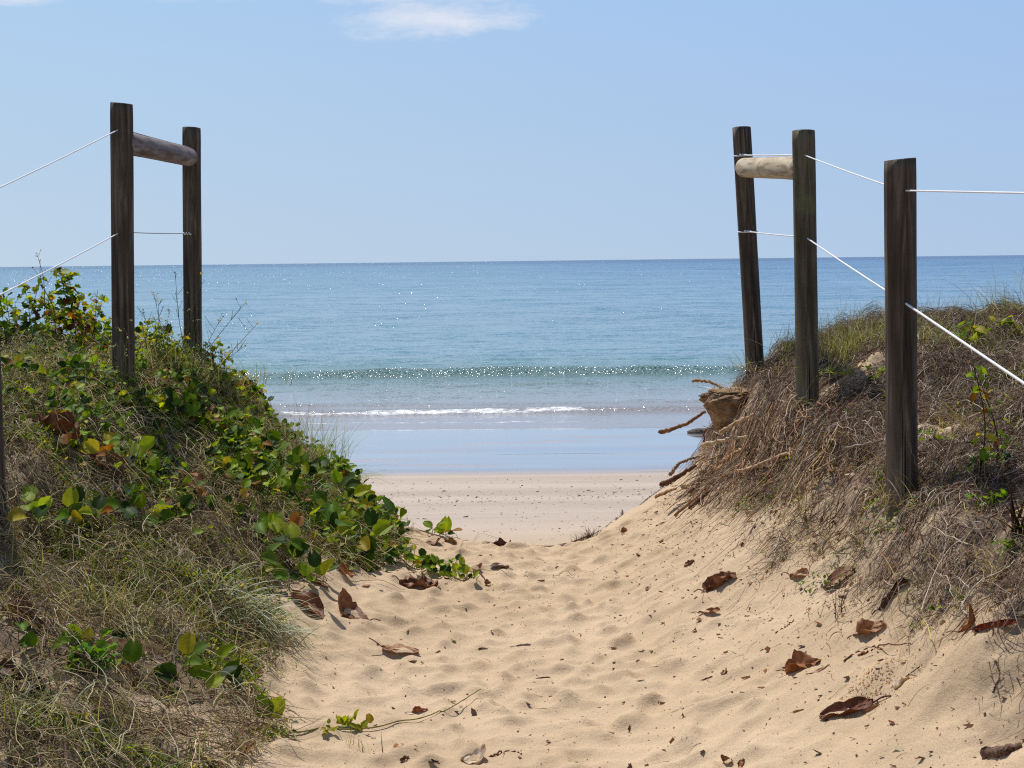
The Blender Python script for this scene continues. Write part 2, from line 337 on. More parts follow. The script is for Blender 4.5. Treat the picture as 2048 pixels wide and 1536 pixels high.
# ------------------------------------------------------------------ materials
def new_mat(name):
    m = bpy.data.materials.new(name); m.use_nodes = True; m.node_tree.nodes.clear()
    return m, m.node_tree.nodes, m.node_tree.links
class NT:
    def __init__(s, name): s.m, s.n, s.l = new_mat(name); s.out = s.n.new('ShaderNodeOutputMaterial')
    def node(s, typ, **kw):
        n = s.n.new(typ)
        for k, v in kw.items(): setattr(n, k, v)
        return n
    def put(s, sock, v):
        if isinstance(v, bpy.types.NodeSocket): s.l.new(v, sock)
        elif v is not None: sock.default_value = v if not isinstance(v, np.ndarray) else (*v.tolist(), 1.0)[:len(sock.default_value)]
    def math(s, op, a, b=None, clamp=False):
        n = s.node('ShaderNodeMath', operation=op, use_clamp=clamp); s.put(n.inputs[0], a)
        if b is not None: s.put(n.inputs[1], b)
        return n.outputs[0]
    def mix(s, f, a, b, blend='MIX'):
        n = s.node('ShaderNodeMix', data_type='RGBA', blend_type=blend)
        s.put(n.inputs[0], f)
        for k, v in ((6, a), (7, b)):
            if isinstance(v, bpy.types.NodeSocket): s.l.new(v, n.inputs[k])
            else: n.inputs[k].default_value = (*[float(q) for q in v[:3]], 1)
        return n.outputs[2]
    def pos(s): return s.node('ShaderNodeNewGeometry').outputs['Position']
    def objc(s): return s.node('ShaderNodeTexCoord').outputs['Object']
    def mapping(s, vec, scale=(1, 1, 1), rot=(0, 0, 0)):
        n = s.node('ShaderNodeMapping'); s.l.new(vec, n.inputs[0]); n.inputs['Scale'].default_value = scale; n.inputs['Rotation'].default_value = rot; return n.outputs[0]
    def noise(s, vec, scale, det=3.0, rough=.55, dist=0.0, out='Fac'):
        n = s.node('ShaderNodeTexNoise'); s.l.new(vec, n.inputs['Vector']); n.inputs['Scale'].default_value = scale
        n.inputs['Detail'].default_value = det; n.inputs['Roughness'].default_value = rough; n.inputs['Distortion'].default_value = dist
        return n.outputs[out]
    def ramp(s, f, stops):
        n = s.node('ShaderNodeValToRGB'); s.l.new(f, n.inputs[0]); e = n.color_ramp.elements
        while len(e) < len(stops): e.new(.5)
        for k, (p, c) in enumerate(stops):
            e[k].position = p; e[k].color = (*[float(q) for q in (c if np.ndim(c) else (c, c, c))][:3], 1)
        return n.outputs[0]
    def rng_(s, f, a, b, c=0.0, d=1.0, smooth=True):
        n = s.node('ShaderNodeMapRange', interpolation_type='SMOOTHSTEP' if smooth else 'LINEAR'); s.l.new(f, n.inputs[0])
        for k, v in enumerate((a, b, c, d)): n.inputs[k + 1].default_value = v
        return n.outputs[0]
    def sepxyz(s, v): n = s.node('ShaderNodeSeparateXYZ'); s.l.new(v, n.inputs[0]); return n.outputs
    def comb(s, x, y, z):
        n = s.node('ShaderNodeCombineXYZ')
        for k, v in enumerate((x, y, z)): s.put(n.inputs[k], v)
        return n.outputs[0]
    def bump(s, h, dist, strength=1.0, normal=None):
        n = s.node('ShaderNodeBump'); s.put(n.inputs['Height'], h); n.inputs['Distance'].default_value = dist; n.inputs['Strength'].default_value = strength
        if normal is not None: s.l.new(normal, n.inputs['Normal'])
        return n.outputs[0]
    def bsdf(s, color, rough, normal=None, spec=.5, ior=1.45):
        b = s.node('ShaderNodeBsdfPrincipled')
        if isinstance(color, bpy.types.NodeSocket): s.l.new(color, b.inputs['Base Color'])
        else: b.inputs['Base Color'].default_value = (*[float(q) for q in color[:3]], 1)
        s.put(b.inputs['Roughness'], rough); s.put(b.inputs['Specular IOR Level'], spec); s.put(b.inputs['IOR'], ior)
        if normal is not None: s.l.new(normal, b.inputs['Normal'])
        return b.outputs[0]
    def done(s, sh): s.l.new(sh, s.out.inputs[0]); return s.m
    def attr(s): n = s.node('ShaderNodeAttribute', attribute_name='tone'); return n.outputs['Color']

def plant_mat(name, trans=.38, rough=.42, spec=.5, warm=(1.25, 1.25, .35)):
    t = NT(name); c = t.attr()
    nz = t.noise(t.pos(), 60.0, 3.0); c2 = t.mix(t.rng_(nz, .3, .7), t.mix(1.0, c, (.8, .8, .75), 'MULTIPLY'), c)
    p = t.bsdf(c2, rough, None, spec)
    tr = t.node('ShaderNodeBsdfTranslucent'); t.l.new(t.mix(1.0, c2, warm, 'MULTIPLY'), tr.inputs[0])
    mx = t.node('ShaderNodeMixShader'); mx.inputs[0].default_value = trans; t.l.new(p, mx.inputs[1]); t.l.new(tr.outputs[0], mx.inputs[2])
    return t.done(mx.outputs[0])
M_leaf = plant_mat('fleshy_leaf', .45, .55, .22, (1.5, 1.3, .3))
M_grass = plant_mat('grass_blade', .35, .5, .4)
M_dry = plant_mat('dry_stalk', .22, .75, .2, (1.0, .85, .6))
def dead_mat():
    t = NT('dead_leaf'); c = t.attr(); p = t.objc()
    n1_ = t.noise(p, 35.0, 5.0); n2_ = t.noise(p, 160.0, 3.0)
    c2 = t.mix(t.rng_(n1_, .35, .65), t.mix(1.0, c, (.62, .55, .5), 'MULTIPLY'), c)
    c2 = t.mix(t.rng_(n2_, .6, .75, 0, .35), c2, (.10, .05, .03))
    b = t.bump(n1_, .004, .6)
    s1 = t.bsdf(c2, .6, b, .3); tr = t.node('ShaderNodeBsdfTranslucent'); t.l.new(t.mix(1.0, c2, (1, .75, .5), 'MULTIPLY'), tr.inputs[0])
    mx = t.node('ShaderNodeMixShader'); mx.inputs[0].default_value = .10; t.l.new(s1, mx.inputs[1]); t.l.new(tr.outputs[0], mx.inputs[2])
    return t.done(mx.outputs[0])
M_dead = dead_mat()
def wood_mat(name, dark, mid, light, grain=(26, 26, 1.3), moss=0.0):
    t = NT(name); p = t.objc(); g = t.mapping(p, grain)
    n1_ = t.noise(g, 1.0, 6.0, .6, 1.2); n2_ = t.noise(t.mapping(p, (grain[0] * 4, grain[1] * 4, grain[2] * 2)), 1.0, 4.0, .6)
    n3_ = t.noise(p, 3.5, 3.0)
    c = t.ramp(n1_, [(.32, dark), (.5, mid), (.66, light)])
    c = t.mix(t.rng_(n3_, .4, .65, 0, .55), c, t.mix(1.0, c, (.55, .5, .48), 'MULTIPLY'))
    if moss: c = t.mix(t.rng_(t.noise(p, 6.0, 4.0), .5, .7, 0, moss), c, (.13, .14, .06))
    cr = t.rng_(t.noise(t.mapping(p, (55, 55, .9)), 1.0, 2.0), .66, .72)
    c = t.mix(cr, c, (.015, .012, .01))
    h = t.math('ADD', n1_, t.math('MULTIPLY', n2_, .5)); h = t.math('SUBTRACT', h, t.math('MULTIPLY', cr, .9))
    return t.done(t.bsdf(c, .8, t.bump(h, .004, 1.0), .25))
M_post = wood_mat('weathered_post_wood', (.026, .020, .015), (.095, .072, .052), (.21, .17, .125))
M_post_green = wood_mat('mossy_post_wood', (.045, .037, .023), (.115, .094, .062), (.21, .175, .118), moss=.6)
def rail_mat(name, a, b, c_):
    t = NT(name); p = t.objc()
    w = t.node('ShaderNodeTexWave', wave_type='BANDS', bands_direction='Y'); t.l.new(t.mapping(p, (3, 1, 5)), w.inputs[0])
    w.inputs['Scale'].default_value = 1.2; w.inputs['Distortion'].default_value = 18.0; w.inputs['Detail'].default_value = 3.0; w.inputs['Detail Scale'].default_value = 1.3
    n1_ = t.noise(t.mapping(p, (34, 34, 3)), 1.0, 5.0)
    c = t.mix(t.rng_(t.noise(t.mapping(p, (9, 9, 2.2)), 1.0, 4.0, .6, 1.5), .35, .65), a, b); c = t.mix(t.rng_(n1_, .45, .68), c, c_); c = t.mix(t.rng_(t.noise(t.mapping(p, (5, 5, 9)), 1.0, 3.0), .60, .68, 0, .6), c, c_)
    return t.done(t.bsdf(c, .75, t.bump(n1_, .003, .7), .25))
M_rail_l = rail_mat('grey_rail_wood', (.15, .125, .125), (.25, .205, .20), (.085, .055, .034))
M_rail_r = rail_mat('pale_rail_wood', (.42, .34, .225), (.54, .455, .33), (.25, .18, .11))
def rope_mat(name, base):
    t = NT(name); p = t.objc(); n = t.noise(t.mapping(p, (60, 60, 60)), 1.0, 2.0)
    return t.done(t.bsdf(t.mix(n, [q * .8 for q in base], base), .6, t.bump(n, .002, .5)))
M_rope = rope_mat('white_rope', (.86, .86, .88)); M_wire = rope_mat('grey_wire', (.30, .31, .34))
def drift_mat(name):
    t = NT(name); c = t.attr(); p = t.objc(); n1_ = t.noise(p, 30.0, 5.0, .65, .8); n2_ = t.noise(p, 120.0, 3.0)
    c2 = t.mix(t.rng_(n1_, .4, .6), t.mix(1.0, c, (.55, .5, .45), 'MULTIPLY'), c)
    h = t.math('ADD', n1_, t.math('MULTIPLY', n2_, .4))
    return t.done(t.bsdf(c2, .85, t.bump(h, .006, .9), .2))
M_drift = drift_mat('driftwood'); 
def sand_mat(name, wetness=True):
    t = NT(name); p = t.pos(); x, y, z = t.sepxyz(p)
    big = t.noise(p, 1.3, 4.0); fine = t.noise(p, 260.0, 3.0, .7); med = t.noise(p, 40.0, 4.0, .6)
    warm = t.mix(t.rng_(big, .3, .7), (.478, .353, .224), (.552, .417, .277))
    grain = t.ramp(fine, [(.28, (.60, .56, .52)), (.48, (1, 1, 1)), (.75, (1.14, 1.13, 1.1))])
    c = t.mix(1.0, warm, grain, 'MULTIPLY')
    speck = t.node('ShaderNodeTexVoronoi'); t.l.new(p, speck.inputs['Vector']); speck.inputs['Scale'].default_value = 75.0
    sp = t.math('MULTIPLY', t.rng_(speck.outputs['Distance'], .10, .16, 1, 0), t.rng_(t.sepxyz(speck.outputs['Color'])[0], .80, .84))
    c = t.mix(t.math('MULTIPLY', sp, .7), c, (.16, .10, .07))
    sp2 = t.math('MULTIPLY', t.rng_(speck.outputs['Distance'], .08, .12, 1, 0), t.rng_(t.sepxyz(speck.outputs['Color'])[1], .93, .95))
    c = t.mix(t.math('MULTIPLY', sp2, .7), c, (.85, .8, .72))
    # earthier where the dune holds humus
    nzh = t.noise(p, 2.6, 5.0, .6)
    edge_r = t.rng_(t.math('ADD', x, t.math('MULTIPLY', t.math('SUBTRACT', nzh, .5), 1.0)), 1.2, 1.55)
    edge_l = t.rng_(t.math('ADD', x, t.math('MULTIPLY', t.math('SUBTRACT', nzh, .5), 1.0)), -.85, -1.15)
    hum = t.math('MULTIPLY', t.math('ADD', edge_r, edge_l), t.rng_(y, 10.5, 9.5))
    hum = t.math('MULTIPLY', hum, t.rng_(t.noise(p, 5.0, 4.0), .34, .5, .15, 1.0))
    for gx0, gy0, gr in ((1.79, 7.25, .30), (1.80, 5.9, .26), (2.05, 5.2, .2)):
        dd = t.math('SQRT', t.math('ADD', t.math('POWER', t.math('SUBTRACT', x, gx0), 2.0), t.math('POWER', t.math('SUBTRACT', y, gy0), 2.0)))
        hum = t.math('MULTIPLY', hum, t.rng_(t.math('ADD', dd, t.math('MULTIPLY', t.math('SUBTRACT', nzh, .5), .3)), gr * .7, gr * 1.3))
    c = t.mix(t.math('MULTIPLY', hum, .85), c, (.15, .105, .075))
    # flat beach: greyer, banded along the shore
    beach = t.rng_(y, 9.2, 12.5)
    band = t.noise(t.mapping(p, (.12, 1.2, 1)), 1.0, 5.0)
    gb = t.mix(t.rng_(band, .36, .64), (.40, .330, .270), (.48, .405, .342)); gb = t.mix(1.0, gb, grain, 'MULTIPLY')
    bl = t.node('ShaderNodeTexVoronoi'); t.l.new(t.mapping(p, (1, .55, 1)), bl.inputs['Vector']); bl.inputs['Scale'].default_value = 13.0
    bs = t.math('MULTIPLY', t.rng_(bl.outputs['Distance'], .10, .2, 1, 0), t.rng_(t.sepxyz(bl.outputs['Color'])[0], .6, .7))
    bs = t.math('MULTIPLY', bs, t.math('MULTIPLY', t.rng_(y, 12.0, 13.5), t.rng_(y, 16.0, 14.5)))
    gb = t.mix(t.math('MULTIPLY', bs, t.rng_(band, .4, .55, 0.1, .8)), gb, (.11, .07, .05))
    c = t.mix(beach, c, gb)
    # wet zone below the high-water mark
    yy = t.math('ADD', y, t.math('ADD', t.math('MULTIPLY', t.math('SUBTRACT', t.noise(t.mapping(p, (.25, .6, 1)), 1.0, 3.0), .5), 1.3), t.math('MULTIPLY', x, -.04)))
    wet = t.rng_(yy, 16.7, 18.3)
    wetc = t.mix(t.rng_(t.noise(t.mapping(p, (.2, .8, 1)), 1.0, 4.0), .35, .65), (.20, .175, .19), (.27, .215, .22))
    c = t.mix(wet, c, wetc)
    patch = t.rng_(t.noise(t.mapping(p, (.22, .9, 1)), 1.3, 4.0), .52, .68, 0, .28); wetc = t.mix(t.math('MULTIPLY', patch, 2.5), wetc, (.42, .30, .28)); c = t.mix(wet, c, wetc)
    rough = t.math('ADD', t.math('MULTIPLY', t.math('SUBTRACT', 1.0, wet), .88), t.math('MULTIPLY', wet, t.math('ADD', patch, .07)))
    spec = t.math('ADD', t.math('MULTIPLY', wet, .9), .1)
    h = t.math('ADD', t.math('MULTIPLY', med, .5), t.math('MULTIPLY', fine, .22))
    h = t.math('MULTIPLY', h, t.math('SUBTRACT', 1.0, t.math('MULTIPLY', wet, .97)))
    sh = t.bsdf(c, rough, t.bump(h, .012, .8), spec); pb = sh.node
    t.l.new(t.math('MULTIPLY', wet, t.rng_(patch, 0, .28, 1.0, .55)), pb.inputs['Coat Weight']); pb.inputs['Coat Roughness'].default_value = .05; pb.inputs['Coat IOR'].default_value = 1.45
    return t.done(sh)
M_sand = sand_mat('sand')
def bank_mat():
    t = NT('packed_dune_sand'); p = t.pos()
    n1_ = t.noise(p, 14.0, 6.0, .65); n2_ = t.noise(p, 90.0, 4.0, .6); st = t.noise(t.mapping(p, (6, 6, 40)), 1.0, 4.0)
    c = t.ramp(n1_, [(.3, (.20, .12, .068)), (.5, (.34, .22, .13)), (.7, (.47, .34, .215))])
    c = t.mix(t.rng_(st, .4, .7, 0, .4), c, (.30, .18, .10))
    h = t.math('ADD', n1_, t.math('MULTIPLY', n2_, .6))
    return t.done(t.bsdf(c, .92, t.bump(h, .02, .9), .1))
M_bank = bank_mat()

def sea_mat():
    t = NT('sea_water'); p = t.pos(); x, y, z = t.sepxyz(p)
    # water's own colour: sandy shallows, green surf, teal, then open blue, plus a painted dark horizon line
    ly = t.math('LOGARITHM', y, 10.0)
    yn = t.rng_(ly, 1.37, 3.2, 0, 1, False)
    far = t.ramp(yn, [(.0, (.30, .25, .24)), (.05, (.26, .25, .24)), (.095, (.15, .22, .21)), (.12, (.045, .15, .12)), (.16, (.10, .22, .27)), (.34, (.085, .21, .29)), (.70, (.065, .18, .27)), (.93, (.045, .15, .25)), (.965, (.015, .07, .19)), (1.0, (.006, .075, .17))])  # last stops painted dark, standing in for far waves mirroring higher sky
    ptch = t.noise(t.mapping(p, (.012, .05, 1)), 1.0, 4.0)
    c = t.mix(t.rng_(ptch, .35, .65, 0, .35), far, t.mix(1.0, far, (.7, .82, .95), 'MULTIPLY'))
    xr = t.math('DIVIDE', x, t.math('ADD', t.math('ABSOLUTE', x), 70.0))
    c = t.mix(t.rng_(xr, -.1, .75, 0, 1), c, t.mix(1.0, c, (.42, .70, .92), 'MULTIPLY'))  # darkened to the right, painting in the sun glitter that pales the left
    foam = t.sepxyz(t.attr())[0]
    fn = t.noise(t.mapping(p, (2.2, 5, 1)), 2.0, 6.0, .7)
    fm = t.math('MULTIPLY', t.math('ADD', foam, t.math('MULTIPLY', t.math('SUBTRACT', fn, .5), 1.6)), t.rng_(foam, 0.02, .2), True)
    fn2 = t.noise(t.mapping(p, (9, 16, 1)), 1.0, 4.0, .7)
    fm = t.math('MULTIPLY', t.rng_(fm, .35, .7), t.rng_(fn2, .38, .55, .25, 1.0))
    def foam_glint(sx_, sy_, r0, pick):  # white spots painted as sun glints and bits of foam
        vo = t.node('ShaderNodeTexVoronoi'); t.l.new(t.mapping(p, (sx_, sy_, 0)), vo.inputs['Vector']); vo.inputs['Scale'].default_value = 1.0
        return t.math('MULTIPLY', t.rng_(vo.outputs['Distance'], r0 * .6, r0, 1, 0), t.math('GREATER_THAN', t.sepxyz(vo.outputs['Color'])[0], pick))
    f3 = t.math('MULTIPLY', foam_glint(9.0, 5.0, .26, .72), t.rng_(t.sepxyz(t.attr())[1], .45, .9))
    f4 = t.math('MULTIPLY', foam_glint(6.0, 3.0, .14, .90), t.math('MULTIPLY', t.rng_(y, 26.5, 29.0), t.rng_(y, 60.0, 40.0)))
    fm = t.math('MAXIMUM', fm, t.math('MAXIMUM', t.math('MULTIPLY', f3, .7), f4))
    # wind chop as a direct slope field, gentler near the beach
    def slope(sx, sy, det, seed):
        nz = t.node('ShaderNodeTexNoise'); nz.noise_dimensions = '4D'; nz.inputs['W'].default_value = seed
        t.l.new(t.mapping(p, (sx, sy, 1)), nz.inputs['Vector']); nz.inputs['Scale'].default_value = 1.0; nz.inputs['Detail'].default_value = det; nz.inputs['Roughness'].default_value = .6
        s = t.node('ShaderNodeSeparateColor'); t.l.new(nz.outputs['Color'], s.inputs[0])
        return t.math('SUBTRACT', s.outputs[0], .5), t.math('SUBTRACT', s.outputs[1], .5)
    a = slope(.55, 1.1, 4.0, 1.0); b = slope(3.2, 5.0, 4.0, 5.0)
    e5 = slope(.10, .19, 5.0, 13.0); e6 = slope(.016, .035, 5.0, 17.0)
    amp = t.rng_(y, 25.0, 44.0, .16, 1.0)
    amp = t.math('MULTIPLY', amp, t.rng_(ptch, .3, .7, .75, 1.2)); big_ = t.math('ADD', t.math('MULTIPLY', e5[1], t.rng_(y, 40.0, 90.0, 0, .9)), t.math('MULTIPLY', e6[1], t.rng_(y, 120.0, 400.0, 0, .9))); amp = t.math('MULTIPLY', amp, t.rng_(ly, 1.65, 3.0, 1.0, 1.6))
    fc = t.sepxyz(t.attr())[1]
    d = slope(14.0, 20.0, 2.0, 9.0); damp = t.math('ADD', t.math('MULTIPLY', fc, 4.2), t.math('MULTIPLY', amp, 1.55))
    nx = t.math('ADD', t.math('MULTIPLY', t.math('ADD', t.math('MULTIPLY', a[0], .55), t.math('MULTIPLY', b[0], .80)), amp), t.math('MULTIPLY', d[0], damp))
    ny = t.math('ADD', t.math('MULTIPLY', t.math('ADD', t.math('MULTIPLY', a[1], 1.0), t.math('MULTIPLY', b[1], 1.2)), amp), t.math('ADD', big_, t.math('MULTIPLY', d[1], t.math('MULTIPLY', damp, t.rng_(ly, 2.1, 3.0, 1.0, .4)))))
    g = t.node('ShaderNodeNewGeometry'); va = t.node('ShaderNodeVectorMath', operation='ADD'); t.l.new(g.outputs['Normal'], va.inputs[0])
    t.l.new(t.comb(nx, ny, 0.0), va.inputs[1]); vn = t.node('ShaderNodeVectorMath', operation='NORMALIZE'); t.l.new(va.outputs[0], vn.inputs[0])
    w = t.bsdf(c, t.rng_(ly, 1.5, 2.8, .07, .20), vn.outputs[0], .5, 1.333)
    f = t.bsdf((.82, .84, .86), .6, None, .3)
    mx = t.node('ShaderNodeMixShader'); t.l.new(fm, mx.inputs[0]); t.l.new(w, mx.inputs[1]); t.l.new(f, mx.inputs[2])
    return t.done(mx.outputs[0])
M_sea = sea_mat()

# ------------------------------------------------------------------ ground and sea
mb = MB(); mb.add(np.stack([GX, GY, GZ], -1).reshape(-1, 3), gridq(len(gy), len(gx)))
tag(mb.build('ground', M_sand), 'beach sand path trampled between two dunes, running down to the wet beach', 'ground', kind='structure')

sx = np.concatenate([-logax(26, 40000, 26)[::-1], axis([(-26, 26, .16)])[1:], logax(26.2, 40000, 26)])
sy = np.concatenate([axis([(23.3, 30.5, .05), (30.5, 34.5, .15), (34.5, 38.5, .05), (38.5, 60, .3)]), logax(61, 40000, 90)])
SX, SY = np.meshgrid(sx, sy)
def ridge(y0, hgt, front, back):
    d = SY - y0; return hgt * np.where(d < 0, np.exp(-(d / front) ** 2), np.exp(-(d / back) ** 2))
near = np.exp(-(np.abs(SX) / 400) ** 2)
w1y = 36.4 + .5 * fbm(SX * .13, SX * 0, 50, 3) ; w1h = (.17 + .07 * fbm(SX * .35, 0 * SX + 3, 51, 4)) * near
w2y = 27.1 + .35 * fbm(SX * .18, SX * 0, 52, 3) + .02 * SX; w2h = (.075 + .035 * fbm(SX * .6, 0 * SX + 7, 53, 4)) * near
w3y = 28.7 + .3 * fbm(SX * .2, SX * 0, 54, 3); w3h = .035 + .02 * fbm(SX * .5, 0 * SX, 55, 3)
SZ = SEA + ridge(w1y, w1h, .45, 1.9) + ridge(w2y, w2h, .22, .8) + ridge(w3y, w3h, .15, .5)
SZ += .012 * fbm(SX * .8, SY * 1.6, 60, 3) * sstep(24.5, 30, SY)
SZ += (.05 * fbm(SX * .12, SY * .3, 61, 3)) * sstep(42, 80, SY)
SZ += .010 * sstep(25, 23.6, SY) * fbm(SX * .6, SY * 2, 62, 2)
foam = np.exp(-((SY - (w2y - .15)) / (.20 + .12 * fbm(SX * 1.1, SX * 0, 59, 3))) ** 2) * (1 - sstep(-.5, 4.2, SX)) * (.62 + .8 * fbm(SX * 1.3, SY * 3, 63, 3)) + .30 * np.exp(-((SY - w1y + .1) / .15) ** 2) * sstep(.2, .6, fbm(SX * .6, SX * 0, 57, 3))
foam = foam + .42 * np.exp(-((SY - 25.6 - .3 * fbm(SX * .4, SX * 0, 58, 3)) / .16) ** 2) * (1 - sstep(0, 4, SX))
foam = np.clip(foam, 0, 1)
face = np.clip(1.3 * np.exp(-((SY - w1y + .25) / .55) ** 2) + .55 * np.exp(-((SY - w2y) / .6) ** 2) + .5 * np.exp(-((SY - w3y) / .3) ** 2), 0, 1) * near
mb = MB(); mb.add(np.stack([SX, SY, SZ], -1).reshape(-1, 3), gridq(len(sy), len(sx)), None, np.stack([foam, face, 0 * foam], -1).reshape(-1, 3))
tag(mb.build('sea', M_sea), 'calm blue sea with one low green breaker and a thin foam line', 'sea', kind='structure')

# ------------------------------------------------------------------ the two fences
def cyl(p0, p1, r, mat, name, parent, round_end=0.0, rough=.012, sides=28, rings=34, inv=False):
    """a round pole as its own mesh, its local z along the pole"""
    p0, p1 = np.asarray(p0, float), np.asarray(p1, float); L = np.linalg.norm(p1 - p0); seed = abs(int(p0[0] * 977 + p0[1] * 131 + p1[2] * 71)) % 997
    t = np.linspace(0, 1, rings); a = np.arange(sides) / sides * 2 * math.pi
    T, A = np.meshgrid(t, a, indexing='ij')
    R = r * (1 + rough * 2.2 * fbm(np.cos(A) * 1.3 + seed, T * L * 2.2 + np.sin(A) * 1.3, seed, 3) + rough * .6 * vnoise(A * 5, T * 1.5 + seed, seed))
    Zz = T * L
    if round_end:
        e = np.clip(np.minimum(Zz, L - Zz) / (r * round_end), 0, 1); R = R * np.sqrt(1 - (1 - e) ** 2 * .93)
    else:
        R[-1] *= .985; R[-2:] *= .997
        Zz = Zz + (T > .999) * (.004 * np.cos(A + seed))
    V = np.stack([np.cos(A) * R, np.sin(A) * R, Zz], -1).reshape(-1, 3)
    i = np.arange(rings - 1)[:, None] * sides; j = np.arange(sides)[None]; k = (j + 1) % sides
    q = np.stack([i + j, i + k, i + sides + k, i + sides + j], -1).reshape(-1, 4)
    mb = MB(); n = len(V)
    V = np.vstack([V, [0, 0, 0], [0, 0, L]]); tr = [(n, (m + 1) % sides, m) for m in range(sides)] + [(n + 1, (rings - 1) * sides + m, (rings - 1) * sides + (m + 1) % sides) for m in range(sides)]
    mb.add(V, q, tr); o = mb.build(name, mat)
    o.data.polygons.foreach_set('use_smooth', [True] * len(q) + [False] * len(tr))
    o.parent = parent; o.location = tuple(p0 - np.array(parent.location)); o.rotation_euler = Vector(p1 - p0).to_track_quat('Z', 'Y').to_euler()
    return o
def post(parent, top, bot, Y, w, mat, sink=.35, label=None):
    a = at(*top, Y); b = at(*bot, Y); a[1] = Y + (0 if len(top) < 3 else 0); d = (b - a) / np.linalg.norm(b - a)
    o = cyl(b + d * sink, a, w / F * Y / 2, mat, 'post', parent)
    if label: o['label'] = label
    return a, b
def rope(parent, p0, p1, r, mat, sag=.006, name='rope'):
    n = 24; t = np.linspace(0, 1, n)[:, None]; P = np.asarray(p0) + (np.asarray(p1) - np.asarray(p0)) * t; P[:, 2] -= (sag * 4 * t * (1 - t))[:, 0]
    mb = MB(); tube(mb, P, r, 8); o = mb.build(name, mat); o.data.transform(Matrix.Translation((-parent.location))); o.parent = parent; return o
def knot(rp, c, parent, r=.010, wrap=None, mat=None):
    """rope end tied round the post: a loop and a small twisted knot"""
    mb = MB(); c = np.asarray(c, float)
    t = np.linspace(0, 2 * math.pi * 3, 60)
    P = np.stack([c[0] + np.linspace(-.022, .028, 60), c[1] + .006 * np.cos(t), c[2] + .006 * np.sin(t)], 1); tube(mb, P, .0032, 6)
    if wrap is not None:
        (cx, cy), rr = wrap; a = np.linspace(0, 2 * math.pi, 33)
        P = np.stack([cx + (rr + .003) * np.cos(a), cy + (rr + .003) * np.sin(a), c[2] + .004 * np.sin(a)], 1); tube(mb, P, .004, 6, cap=False)
    o = mb.build('knot', mat or M_rope); o.data.transform(Matrix.Translation(-parent.location)); o.parent = rp
    return o

lf = empty('rope_fence', gp(-2.03, 8.2)); tag(lf, 'dark post and rope fence with grey round rail, standing in the green plants', 'fence', 'rope fences either side of the path')
bpy.context.view_layer.update()
lt1, lb1 = post(lf, (243, 207), (247, 745), 7.40, 44, M_post)
lt2, lb2 = post(lf, (383, 256), (386, 725), 9.10, 36, M_post)
lt0, lb0 = post(lf, (-42, 385), (-18, 1000), 5.45, 58, M_post)
bpy.context.view_layer.update()
h1u, h1l = at(241, 257, 7.40), at(241, 464, 7.40)
h0u, h0l = at(-33, 390, 5.45), at(-27, 603, 5.45)
rope(lf, h1u, h0u, .0031, M_rope, .004); rope(lf, h1l, h0l, .0031, M_rope, .004)
l2u, l2l = at(378, 294, 9.04), at(378, 467, 9.04)
rope(lf, h1u, l2u, .0026, M_wire, .003, 'wire'); r_ = rope(lf, h1l, l2l, .0026, M_wire, .003, 'wire')
knot(r_, at(373, 467, 9.025), lf, mat=M_rope)
h00 = np.array([h0u[0] - .02, 3.1, h0u[2] - .42]); 
ra, rb = at(378, 314, 9.00), at(245, 284, 7.36)
ra2 = ra + (ra - rb) / np.linalg.norm(ra - rb) * .02
cyl(rb, ra2, .0585, M_rail_l, 'rail', lf, round_end=.45, rings=40)

rf = empty('rope_fence', gp(1.5, 7.3)); tag(rf, 'post and white rope fence with pale rail and leaning end post on the eroded dune', 'fence', 'rope fences either side of the path')
rt1, rb1 = post(rf, (1800, 319), (1804, 1030), 5.25, 62, M_post, label='nearest and thickest dark post, split near its foot')
rt2, rb2 = post(rf, (1607, 262), (1616, 835), 7.27, 45, M_post_green, label='greenish post carrying the near end of the pale rail')
rt3, rb3 = post(rf, (1483, 255), (1513, 790), 9.08, 36.5, M_post, label='far post leaning towards the path')
rt0 = np.array([1.52, 2.95, 1.93]); cyl((1.50, 2.95, .35), rt0, .0575, M_post, 'post', rf)
bpy.context.view_layer.update()
k1u, k1l = at(1803, 381, 5.25), at(1803, 601, 5.25)
k2u, k2l = at(1606, 309, 7.27), at(1611, 474, 7.27)
rope(rf, k2u, k1u, .0030, M_rope, .003); rope(rf, k2l, k1l, .0036, M_rope, .003)
e_u, e_l = at(2446, 394, 2.95), at(2446, 1032, 2.95)
rope(rf, k1u, e_u, .0030, M_rope, .0); rope(rf, k1l, e_l, .0044, M_rope, .002)
k3u, k3l = at(1486, 310, 9.00), at(1496, 463, 9.00)
r1 = rope(rf, k2u, k3u, .0036, M_rope, .003); r2 = rope(rf, k2l, k3l, .0036, M_rope, .003)
pu, pl = at(1486, 310, 9.08), at(1495, 463, 9.08)
knot(r1, k3u, rf, wrap=((pu[0], pu[1]), .059)); knot(r2, k3l, rf, wrap=((pl[0], pl[1]), .059))
ra, rb = at(1489, 335, 8.99), at(1608, 336.5, 7.24)
ra2 = ra + (ra - rb) / np.linalg.norm(ra - rb) * .03
cyl(rb, ra2, .0605, M_rail_r, 'rail', rf, round_end=.5, rings=40)
# short grey holes' rims are left to the rope ends

